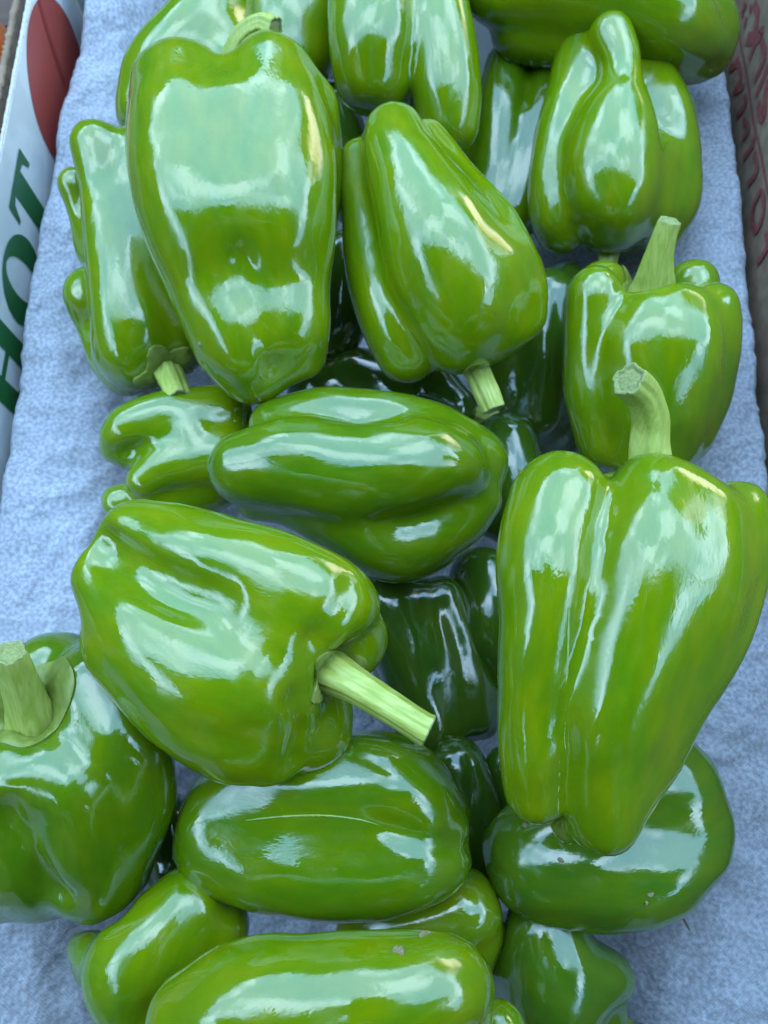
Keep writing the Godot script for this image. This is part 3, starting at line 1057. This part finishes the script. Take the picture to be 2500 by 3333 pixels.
	spec("upright pepper at the right edge with a sunken crown and straight stem pointing up", Vector3(0.1143, 0.0414, -0.0538), Vector3(0.9915, 0.0359, -0.1254), Vector3(-0.1174, 0.6648, -0.7377), 5.5, 1.80, 0.88, 0,
		[[5.5, -7.6, 22.6, 9.1, 12.1, -10.7, 13.5, 13.4, 14.3, -10.7, -7.4, 12.5, 16.3, -9.7, -30.5, 12.6, 14.4],
		[16.0, 10.9, 20.7, 10.0, 12.4, 8.7, 10.7, 14.8, 14.7, 6.3, -9.4, 13.5, 16.3, 1.2, -31.8, 13.2, 14.4],
		[16.0, 1.2, 21.5, 9.6, 11.9, -0.8, 10.7, 14.8, 15.8, -1.7, -10.3, 13.9, 16.3],
		[5.0, -23.3, 31.8, -2.1, 12.7, -26.0, 13.8, 2.2, 12.0, -26.3, -7.4, 5.8, 12.6, -23.2, -28.5, 7.2, 12.1],
		[10.0, 23.5, 21.4, 3.0, 11.1, 22.8, 8.2, 6.0, 12.4, 19.1, -13.1, 7.4, 12.7, 13.2, -31.0, 8.3, 11.3],
		[9.0, -13.6, 30.9, -21.6, 11.3, -8.6, 10.1, -20.4, 14.5, -4.2, -18.6, -13.2, 14.7],
		[10.0, 24.9, 26.2, -20.4, 11.4, 24.3, 6.2, -18.5, 14.5, 12.4, -20.5, -12.3, 14.7],
		[8.0, -0.6, 5.4, -1.5, 23.0, -1.1, -22.6, 2.1, 22.4]],
		[[3.4, 27.3, -7.7, 3.9, 1.2, 36.6, -4.4, 10.7, -1.2, 44.2, -0.3, 13.9]], [3.9, 26.3, -12.7, 10.3, 4.3, 33.4, -10.6, 8.2, 4.0, 42.7, -6.2, 5.9, 5.2, 52.1, -3.0, 4.7, 6.6, 57.8, -1.3, 4.3], 13.5)
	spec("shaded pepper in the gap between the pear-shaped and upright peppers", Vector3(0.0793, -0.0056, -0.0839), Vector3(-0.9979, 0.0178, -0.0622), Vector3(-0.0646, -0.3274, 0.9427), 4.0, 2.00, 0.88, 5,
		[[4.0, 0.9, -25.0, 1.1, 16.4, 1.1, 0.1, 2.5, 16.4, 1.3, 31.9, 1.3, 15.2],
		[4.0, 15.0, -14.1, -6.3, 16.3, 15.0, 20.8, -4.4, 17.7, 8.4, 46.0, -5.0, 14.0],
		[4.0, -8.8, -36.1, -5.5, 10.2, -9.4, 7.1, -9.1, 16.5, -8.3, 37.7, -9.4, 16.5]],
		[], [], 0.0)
	spec("pepper lying across the middle with a long wavy furrow along its back", Vector3(-0.0087, 0.0543, 0.0030), Vector3(-0.0698, -0.2750, 0.9589), Vector3(0.9968, -0.0568, 0.0563), 5.5, 1.80, 0.88, 3,
		[[5.5, -2.2, -46.1, -0.8, 14.6, -4.9, -26.0, 3.0, 19.1, -3.5, -4.2, 5.8, 19.7, -7.1, 17.1, 6.7, 19.0, -8.4, 32.6, 4.3, 15.2, -5.1, 40.1, 0.6, 10.3],
		[5.0, -19.2, -36.1, -17.4, 13.0, -26.2, -13.4, -13.5, 12.5, -26.5, 7.4, -10.7, 11.3, -22.1, 28.3, -7.9, 11.6, -13.0, 45.9, -7.2, 12.0, -8.6, 49.2, -9.1, 9.8],
		[7.0, 8.2, -41.2, -11.6, 10.9, 7.1, -26.0, -9.0, 13.5, 14.9, -2.9, -5.1, 16.0, 22.9, 16.2, -5.4, 16.4, 16.0, 34.3, -3.7, 13.7, 5.0, 48.0, -5.1, 8.6],
		[9.0, -5.5, -16.1, -22.6, 21.5, -2.4, 23.2, -21.1, 23.4]],
		[[-24.8, 1.4, 8.1, 5.3, -26.8, 8.3, 10.3, 6.4]], [], 0.0)
	spec("small pepper showing three finger-like tips at the left side, over the cloth", Vector3(-0.0898, 0.0297, -0.0219), Vector3(0.2570, -0.2664, 0.9290), Vector3(0.9613, -0.0284, -0.2741), 2.5, 2.00, 0.88, 0,
		[[2.5, -10.3, -23.9, -1.0, 6.8, -13.5, -17.1, 0.7, 8.7, -12.9, -1.1, -1.6, 11.3, -9.7, 22.2, -5.2, 13.5],
		[2.5, -5.8, -26.7, -6.3, 6.5, -0.2, -18.0, -8.4, 7.3, -0.7, 7.5, -4.8, 16.3],
		[2.5, 11.1, -16.4, -0.2, 8.4, 8.1, -4.3, 0.1, 10.8, 8.3, 17.6, -3.7, 16.3],
		[2.5, 16.8, -31.1, -8.7, 7.7, 20.3, -15.6, -11.2, 11.5, 18.0, 8.1, -10.7, 14.5]],
		[], [], 0.0)
	spec("large squat pepper with a thick ridged stem pointing to the lower right", Vector3(-0.0580, 0.0917, 0.0613), Vector3(-0.4141, -0.2509, 0.8750), Vector3(0.9077, -0.0429, 0.4173), 6.0, 1.80, 1.10, 0,
		[[6.0, -12.0, -32.9, -3.6, 13.4, -15.8, -11.8, 1.9, 15.8, -18.3, 11.4, 4.2, 17.4, -20.9, 31.5, 2.7, 15.6, -22.3, 39.3, -2.9, 11.9],
		[14.0, 5.2, -37.1, -1.3, 10.5, 8.8, -14.9, 4.1, 16.3, 11.2, 7.3, 6.5, 19.0, 9.9, 22.4, 6.4, 18.9, 10.4, 31.1, 3.7, 14.9],
		[18.0, 19.7, -18.2, -3.7, 18.0, 24.5, 2.8, -0.2, 19.8, 29.0, 21.8, -0.6, 18.6, 29.7, 33.1, -4.5, 16.3],
		[14.0, -4.8, 24.5, 5.2, 14.9, -8.2, 29.0, 2.9, 13.5],
		[5.0, -9.9, 41.5, -16.1, 16.0, -17.2, 31.4, -19.4, 14.6],
		[5.0, 23.2, 43.3, -18.2, 16.8, 28.6, 33.9, -21.6, 19.6],
		[12.0, 6.9, -8.8, -20.4, 26.4, 10.9, 18.2, -22.4, 28.0]],
		[[-6.5, 49.8, 3.3, 5.1, -0.4, 42.0, -1.1, 7.6, 2.9, 38.1, -4.8, 6.2], [-6.1, -43.3, 7.2, 3.3, -5.5, -37.6, 9.3, 2.2]], [3.0, 35.8, -8.7, 10.0, 0.5, 42.2, -2.1, 7.6, -0.6, 52.5, 4.1, 5.6, 0.1, 66.2, 8.1, 4.8, 1.1, 77.5, 10.3, 4.7, 1.2, 80.3, 10.6, 4.9], 10.6, {"grooves": [[[-5.8, -41.0, 6.0, 1.0, -3.6, -32.9, 5.4, 1.0, -2.4, -23.2, 4.7, 0.8, -2.8, -13.5, 4.0, 0.5, -4.8, -1.2, 3.1, 0.0], Vector3(-0.190, 0.297, 0.936), 8.00, 3.00], [[-7.6, 37.2, 0.3, 1.0, -18.1, 40.4, 0.0, 0.8, -30.4, 40.4, 0.0, 0.0], Vector3(-0.138, 0.068, 0.988), 6.00, 2.00], [[15.0, 40.5, 0.0, 0.4, 24.4, 45.4, -0.4, 1.0, 33.3, 47.5, -0.5, 0.6], Vector3(-0.288, 0.047, 0.956), 5.00, 1.60]]})
	spec("tall front pepper with a long seam and curved stem showing its cut end", Vector3(0.0746, 0.0970, 0.0716), Vector3(0.9843, -0.0486, 0.1695), Vector3(0.1761, 0.2208, -0.9593), 6.0, 1.80, 0.88, 0,
		[[6.0, 5.2, 47.0, -2.6, 16.0, 3.3, 29.2, 4.5, 18.1, 0.8, 2.3, 5.1, 17.0, -0.6, -22.0, 1.9, 15.7, 1.9, -40.1, -2.1, 13.5, 6.9, -56.7, -8.0, 11.9],
		[16.0, 20.9, 43.1, -2.8, 15.1, 18.9, 26.0, 1.4, 16.6, 16.2, 1.3, -0.9, 14.9, 13.1, -23.8, -4.2, 11.7, 13.0, -46.2, -9.4, 9.1],
		[16.0, 37.5, 51.7, -10.3, 9.3, 37.0, 36.8, -9.1, 12.0, 31.8, 10.9, -9.4, 13.5, 24.6, -13.8, -10.7, 11.7, 19.6, -36.8, -12.9, 9.0],
		[4.0, -25.3, 42.2, -3.8, 16.2, -27.4, 23.7, 2.2, 16.2, -26.0, 3.2, 3.2, 14.0, -23.6, -20.7, -1.1, 12.1, -19.7, -38.7, -5.0, 11.5, -15.2, -52.8, -9.8, 10.6],
		[4.0, -5.2, -57.6, -16.0, 7.2, -0.8, -65.0, -17.4, 5.9],
		[8.0, 1.9, 35.6, -27.2, 23.1, 1.2, -4.2, -25.3, 19.5, 1.5, -42.1, -21.2, 12.7]],
		[[-10.8, 60.7, 1.2, 3.0, -12.1, 68.1, -3.5, 4.6], [0.2, 66.5, -9.5, 4.7, 2.7, 77.4, -15.0, 7.9]], [4.8, 59.6, -11.9, 7.2, 2.5, 66.9, -9.5, 6.4, 0.1, 74.5, -5.1, 5.8, -5.8, 80.5, 2.2, 5.4, -12.6, 82.3, 9.3, 5.4], 0.0, {"seams": [[[-17.2, 6.1, 1.3, 1.0, -14.6, -11.4, 0.4, 1.0, -13.0, -30.6, -0.6, 1.0, -10.7, -48.1, -1.5, 1.0, -9.2, -56.8, -2.0, 1.0], Vector3(-0.250, 0.167, 0.954), 0.45, 0.35]]})
	spec("pepper cut off by the left edge, round calyx and stem turned to the viewer", Vector3(-0.1174, 0.0565, 0.1260), Vector3(0.9979, -0.0179, 0.0623), Vector3(0.0599, 0.6213, -0.7813), 6.0, 1.80, 1.32, 3,
		[[6.0, -3.4, 20.2, 3.6, 14.6, 11.0, 20.6, 4.5, 14.6, 14.9, -2.4, 3.2, 16.7, 12.3, -27.8, 1.7, 15.0],
		[10.0, 15.4, 41.7, -16.1, 16.8, 25.1, 27.8, -7.1, 16.9, 26.8, 0.7, -5.7, 15.2, 20.9, -27.4, -2.8, 13.5],
		[8.0, -5.0, 38.9, -28.0, 15.5, 5.3, 14.3, -22.1, 17.1],
		[10.0, -16.7, 16.9, 2.8, 14.1, -12.4, -4.0, 3.8, 15.8, -9.6, -22.8, 4.0, 13.2, -7.3, -36.9, 1.2, 10.8],
		[6.0, -29.3, 30.3, -13.6, 16.2, -30.3, -1.1, -7.1, 18.2, -22.0, -34.7, -1.9, 15.3],
		[10.0, -5.5, -2.1, -15.4, 25.6, -1.1, -28.6, -10.9, 19.1]],
		[[-4.2, 31.6, -5.5, 3.8, -1.8, 41.1, -0.7, 7.0, 1.0, 54.7, 6.6, 10.2]], [-6.0, 22.7, -10.5, 11.4, -4.4, 35.2, -7.0, 8.4, -4.2, 47.3, -3.3, 6.3, -3.8, 59.0, 0.5, 5.4, -3.8, 67.7, 3.4, 4.8], 14.0, {"grooves": [[[-13.7, 2.5, 4.4, 0.0, -9.2, -6.0, 7.9, 1.0, -3.0, -14.5, 11.4, 1.0, 5.6, -23.5, 15.1, 0.6], Vector3(0.348, 0.694, 0.630), 6.00, 1.60]], "rag": 0.01})
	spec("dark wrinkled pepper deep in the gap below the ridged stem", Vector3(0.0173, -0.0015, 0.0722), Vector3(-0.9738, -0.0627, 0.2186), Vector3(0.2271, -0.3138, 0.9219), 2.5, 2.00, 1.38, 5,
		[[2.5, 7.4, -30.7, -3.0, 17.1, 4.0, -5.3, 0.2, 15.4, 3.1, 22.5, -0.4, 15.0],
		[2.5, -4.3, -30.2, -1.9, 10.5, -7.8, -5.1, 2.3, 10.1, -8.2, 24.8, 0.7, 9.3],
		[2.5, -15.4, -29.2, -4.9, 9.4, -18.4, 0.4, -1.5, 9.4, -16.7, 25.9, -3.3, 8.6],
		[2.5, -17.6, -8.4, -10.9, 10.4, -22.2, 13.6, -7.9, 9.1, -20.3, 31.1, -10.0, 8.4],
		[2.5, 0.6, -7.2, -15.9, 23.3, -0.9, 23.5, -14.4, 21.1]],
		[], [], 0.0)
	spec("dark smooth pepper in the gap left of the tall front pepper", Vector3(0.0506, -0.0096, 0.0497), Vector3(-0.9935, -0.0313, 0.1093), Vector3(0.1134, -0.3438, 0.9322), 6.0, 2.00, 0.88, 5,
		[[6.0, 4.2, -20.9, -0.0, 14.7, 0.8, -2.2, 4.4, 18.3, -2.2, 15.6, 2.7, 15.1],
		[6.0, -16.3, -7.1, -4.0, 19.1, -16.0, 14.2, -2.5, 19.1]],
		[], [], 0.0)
	spec("pepper lying across the lower middle with a thin raised line along its side", Vector3(-0.0202, 0.0443, 0.1374), Vector3(0.0049, 0.2756, -0.9613), Vector3(-0.9994, -0.0318, -0.0142), 8.0, 1.80, 1.32, 3,
		[[8.0, 12.4, 35.8, -3.3, 15.6, 20.9, 14.8, 1.0, 17.6, 23.4, -8.6, 2.2, 17.5, 19.0, -26.8, 0.6, 16.9, 9.2, -36.9, -3.8, 13.5],
		[22.0, -2.1, 37.0, -1.2, 17.5, -3.2, 17.7, 3.1, 19.2, -3.9, -5.6, 4.3, 19.4, -4.6, -25.3, 1.6, 17.5, -6.2, -34.9, -1.7, 15.0],
		[7.0, 24.2, -7.7, -10.8, 13.1, 23.2, -25.0, -9.4, 13.4, 9.7, -38.8, -11.8, 11.4],
		[3.0, -8.4, -46.9, -16.1, 5.6, -11.9, -42.7, -20.0, 7.1],
		[12.0, -3.2, 29.0, -21.5, 23.4, -1.2, -14.1, -23.0, 23.4]],
		[[1.1, -51.4, 0.7, 2.0, 1.9, -44.9, 4.5, 1.3]], [], 0.0, {"seams": [[[9.3, 27.9, 2.5, 1.0, 10.7, 14.6, 2.0, 1.0, 11.1, 1.3, 1.5, 1.0, 9.8, -10.3, 1.1, 1.0, 7.8, -17.8, 0.9, 1.0], Vector3(0.353, -0.100, 0.930), 0.40, 0.45]], "grooves": [[[7.3, -18.6, 0.9, 0.0, 2.9, -30.2, 0.5, 0.8, 0.3, -41.8, 0.1, 1.0, 0.0, -48.5, -0.2, 1.0], Vector3(0.383, 0.039, 0.923), 4.00, 1.80]]})
	spec("wide pale-sided pepper underneath the tall front pepper on the right", Vector3(0.0830, 0.0265, 0.1362), Vector3(0.1484, -0.2726, 0.9506), Vector3(0.9873, 0.0953, -0.1268), 6.0, 2.00, 0.88, 1,
		[[6.0, 5.1, -22.0, 1.2, 23.3, 8.3, -5.8, 6.3, 22.5, 9.5, 13.3, 5.3, 21.8, 7.2, 28.5, 0.4, 17.9],
		[18.0, -19.0, 3.7, -3.2, 23.2, -16.2, 24.7, -3.4, 21.7, -5.1, 31.7, -1.8, 17.3],
		[4.0, 2.1, -33.0, -4.1, 13.0, 13.9, -26.9, -4.5, 14.1, 20.7, -12.1, -7.3, 14.5],
		[12.0, 7.8, 8.6, -18.5, 28.1, 7.9, -15.9, -17.1, 22.5]],
		[], [], 0.0, {"scars": [[[-10.2, -29.4, 5.7, 1.0, -9.2, -27.5, 5.6, 1.0], Vector3(-0.380, -0.057, 0.923), 1.00, 0.40], [[4.4, -18.0, 5.0, 1.0, 6.0, -16.0, 4.9, 1.0], Vector3(-0.417, -0.090, 0.905), 0.80, 0.40], [[23.1, 13.5, 3.2, 1.0, 22.7, 15.7, 3.1, 1.0], Vector3(-0.449, -0.177, 0.876), 0.80, 0.40], [[25.7, 12.1, 3.3, 1.0, 26.2, 13.1, 3.3, 1.0], Vector3(-0.458, -0.169, 0.873), 0.80, 0.40]]})
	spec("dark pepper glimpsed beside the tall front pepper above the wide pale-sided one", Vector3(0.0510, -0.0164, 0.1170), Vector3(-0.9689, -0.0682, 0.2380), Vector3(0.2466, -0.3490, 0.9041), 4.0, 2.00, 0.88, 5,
		[[4.0, -3.9, -3.9, 1.2, 10.1, -1.0, 13.0, 0.6, 11.4],
		[4.0, 2.3, 6.4, -6.0, 7.5, 5.3, 24.8, -4.4, 7.5],
		[4.0, -9.2, 8.4, -3.8, 12.4]],
		[], [], 0.0)
	spec("pepper at the lower left edge tapering to a blunt tip on the cloth", Vector3(-0.0814, 0.0344, 0.1758), Vector3(0.9413, -0.0931, 0.3246), Vector3(0.3355, 0.3674, -0.8674), 6.0, 2.00, 0.88, 0,
		[[6.0, 3.7, 21.5, 0.0, 13.8, -0.5, 8.3, 3.6, 17.7, -6.5, -4.2, 5.0, 17.0, 1.2, -18.2, 1.6, 16.6],
		[4.0, -22.7, -8.4, -1.6, 8.0, -12.6, -17.6, -0.5, 8.7, 4.8, -26.3, -0.5, 13.5],
		[3.5, -27.5, -12.1, -6.2, 6.1, -21.5, -20.7, -6.2, 5.8],
		[6.0, 13.4, 14.1, -5.1, 15.1, 12.3, -7.6, -2.6, 18.5],
		[6.0, 10.6, -36.4, -3.4, 13.6, -0.5, -14.4, -9.9, 15.6]],
		[[-19.4, 16.0, 3.7, 4.9, -22.4, 6.5, -0.2, 3.6]], [], 0.0)
	spec("pale green pepper squeezed between the two peppers lying across the bottom", Vector3(0.0096, 0.0186, 0.1674), Vector3(-0.2025, 0.2699, -0.9413), Vector3(-0.9754, -0.1410, 0.1694), 5.0, 2.00, 0.88, 2,
		[[5.0, 1.2, -21.0, 0.1, 14.7, -0.8, -13.5, 0.8, 14.7, -0.8, 4.5, 0.4, 14.1, -1.7, 19.5, -2.3, 10.7],
		[5.0, -10.2, -21.4, -5.9, 13.6, -19.5, -16.8, -7.5, 12.6],
		[5.0, -18.5, -4.0, -12.4, 18.3]],
		[], [0.5, 3.8, 6.4, 3.5, 1.4, -3.6, 10.7, 2.7, 0.0, -7.7, 11.4, 2.5], 0.0)
	spec("long bright pepper lying across the very bottom of the photo", Vector3(-0.0215, 0.0827, 0.1814), Vector3(-0.2582, 0.2663, -0.9287), Vector3(-0.9661, -0.0809, 0.2454), 7.0, 1.80, 0.88, 0,
		[[7.0, 9.4, 33.8, 0.8, 14.4, 12.0, 15.2, 4.7, 18.2, 8.5, -0.9, 6.5, 18.3, 4.0, -19.3, 6.3, 18.6, 3.1, -37.3, 4.1, 15.2, 2.0, -41.3, 2.1, 13.4],
		[4.0, -0.9, -44.8, -6.0, 9.6, -6.6, -47.6, -7.0, 8.0, -13.0, -43.8, -6.9, 8.5],
		[9.0, -3.1, 35.2, 2.9, 16.5, -11.2, 12.8, 5.6, 19.0, -18.1, -13.3, 5.4, 19.0, -17.9, -36.2, 0.1, 13.3],
		[7.0, -14.8, 16.9, -15.3, 23.6, -20.4, -21.3, -15.7, 20.6]],
		[], [], 0.0, {"scars": [[[14.9, -28.9, 2.2, 1.0, 13.9, -30.6, 2.2, 1.0, 13.0, -31.8, 2.2, 1.0], Vector3(0.468, -0.117, 0.876), 1.50, 0.30], [[16.9, -37.5, 2.1, 1.0, 17.1, -41.1, 2.1, 1.0], Vector3(0.460, -0.079, 0.884), 0.90, 0.40]]})
	spec("small rounded pepper end at the bottom edge beside the long bright one", Vector3(0.0374, 0.0492, 0.2020), Vector3(-0.9909, 0.0370, -0.1291), Vector3(-0.1326, -0.4247, 0.8956), 6.0, 2.00, 0.88, 0,
		[[6.0, 0.8, -10.5, 0.3, 9.5, -0.4, 6.0, 1.0, 10.8],
		[6.0, 0.8, 2.0, -7.8, 11.1]],
		[], [], 0.0)
	spec("dark pepper at the bottom right with a blunt horn pointing right onto the cloth", Vector3(0.0710, 0.0137, 0.1772), Vector3(0.6580, 0.2075, -0.7238), Vector3(-0.7471, 0.0599, -0.6620), 7.0, 2.00, 0.88, 1,
		[[7.0, -1.2, 10.6, 1.3, 16.0, -12.8, -1.5, 1.8, 19.4, -25.4, -12.8, -1.6, 17.7],
		[7.0, -12.9, -4.0, 1.5, 14.8, -3.8, -11.2, 0.6, 13.0, 1.2, -18.3, -2.3, 9.9, 1.1, -20.0, -3.5, 9.3],
		[7.0, -11.3, -27.4, -8.5, 10.1, -18.2, -31.3, -10.0, 10.9],
		[7.0, -17.3, 7.0, -11.2, 16.6, -27.9, -14.3, -13.9, 20.3]],
		[], [], 0.0)
	spec("pepper tip at the bottom edge below the dark horned one", Vector3(0.0880, -0.0133, 0.2224), Vector3(-0.9250, 0.1047, -0.3651), Vector3(-0.3764, -0.3813, 0.8443), 6.0, 2.00, 0.88, 0,
		[[6.0, -0.7, -9.5, 0.2, 9.2, 0.2, 6.4, 0.4, 13.0],
		[6.0, -12.6, -8.2, -4.6, 7.5, -10.7, 6.6, -2.6, 11.2],
		[6.0, 10.1, -0.1, -4.6, 11.3]],
		[], [], 0.0)
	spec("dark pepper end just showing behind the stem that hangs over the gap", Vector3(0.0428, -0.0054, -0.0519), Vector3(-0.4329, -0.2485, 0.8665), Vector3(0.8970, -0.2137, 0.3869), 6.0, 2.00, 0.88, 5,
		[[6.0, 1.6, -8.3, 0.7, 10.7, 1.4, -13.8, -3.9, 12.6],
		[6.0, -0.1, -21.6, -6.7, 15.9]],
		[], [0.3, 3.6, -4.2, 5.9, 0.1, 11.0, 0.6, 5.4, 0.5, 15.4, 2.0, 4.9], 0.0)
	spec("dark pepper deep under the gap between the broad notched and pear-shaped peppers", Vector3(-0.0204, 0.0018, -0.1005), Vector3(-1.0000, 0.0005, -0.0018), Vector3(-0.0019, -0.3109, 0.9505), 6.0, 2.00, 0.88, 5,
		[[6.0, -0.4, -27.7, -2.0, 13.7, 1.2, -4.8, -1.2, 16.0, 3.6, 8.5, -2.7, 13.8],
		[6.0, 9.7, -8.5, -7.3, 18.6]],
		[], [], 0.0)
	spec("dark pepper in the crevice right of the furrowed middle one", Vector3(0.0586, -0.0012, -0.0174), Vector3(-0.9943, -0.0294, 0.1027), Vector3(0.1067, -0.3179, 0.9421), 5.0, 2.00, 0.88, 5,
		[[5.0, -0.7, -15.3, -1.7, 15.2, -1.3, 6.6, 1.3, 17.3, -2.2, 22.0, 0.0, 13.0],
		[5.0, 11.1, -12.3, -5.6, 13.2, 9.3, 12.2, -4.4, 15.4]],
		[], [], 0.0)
	spec("added dark filler pepper under the stem-down gap above the furrowed middle one", Vector3(0.0059, -0.0132, -0.0665), Vector3(-0.2481, -0.2670, 0.9312), Vector3(0.9678, -0.1107, 0.2261), 5.0, 2.00, 0.88, 5,  # added filler, closes the gap with a dark body
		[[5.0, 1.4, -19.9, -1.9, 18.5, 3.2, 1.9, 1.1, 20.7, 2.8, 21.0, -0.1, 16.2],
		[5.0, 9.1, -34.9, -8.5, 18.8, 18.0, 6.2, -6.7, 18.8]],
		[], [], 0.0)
	spec("added dark filler pepper at the bottom of the gap below the tilted squat one", Vector3(-0.0862, -0.0035, 0.1465), Vector3(-0.9143, -0.1117, 0.3894), Vector3(0.4045, -0.3041, 0.8625), 5.0, 2.00, 0.88, 5,  # added under the gap to make it read dark
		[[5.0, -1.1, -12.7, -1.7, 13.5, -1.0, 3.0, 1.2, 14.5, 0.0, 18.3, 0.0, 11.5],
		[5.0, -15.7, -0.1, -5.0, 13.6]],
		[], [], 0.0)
	spec("added dark filler pepper at the bottom of the narrow gap above the pale squeezed one", Vector3(0.0355, -0.0076, 0.1315), Vector3(-0.9963, -0.0237, 0.0827), Vector3(0.0860, -0.3143, 0.9454), 5.0, 2.00, 0.88, 5,  # extra pepper put in to darken the narrow gap
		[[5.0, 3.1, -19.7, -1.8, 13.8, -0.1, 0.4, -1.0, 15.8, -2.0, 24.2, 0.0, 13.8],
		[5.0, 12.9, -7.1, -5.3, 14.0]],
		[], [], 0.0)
	spec("added dark filler pepper under the bare gap between the two-lobed and broad notched ones", Vector3(-0.0244, -0.0000, -0.2032), Vector3(-0.9474, -0.0882, 0.3076), Vector3(0.3197, -0.3030, 0.8978), 5.0, 2.00, 0.88, 5,  # added below to fill the bare gap with dark green
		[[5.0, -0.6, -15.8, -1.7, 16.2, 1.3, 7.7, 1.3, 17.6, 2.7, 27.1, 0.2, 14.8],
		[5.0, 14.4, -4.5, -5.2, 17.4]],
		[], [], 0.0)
	spec("orange-red tomato outside the carton beyond its white left side", Vector3(-0.2719, -0.0535, -0.2940), Vector3(0.9992, -0.0112, 0.0389), Vector3(0.0404, 0.3463, -0.9372), 16.0, 2.50, 0.22, 4,
		[[16.0, 0.7, 1.9, 2.4, 47.2],
		[16.0, 7.4, -7.9, 3.1, 40.3],
		[16.0, -13.9, -6.4, 1.0, 37.6],
		[16.0, 1.8, 6.7, -2.0, 37.7]],
		[], [], 0.0, {"tomato": true})
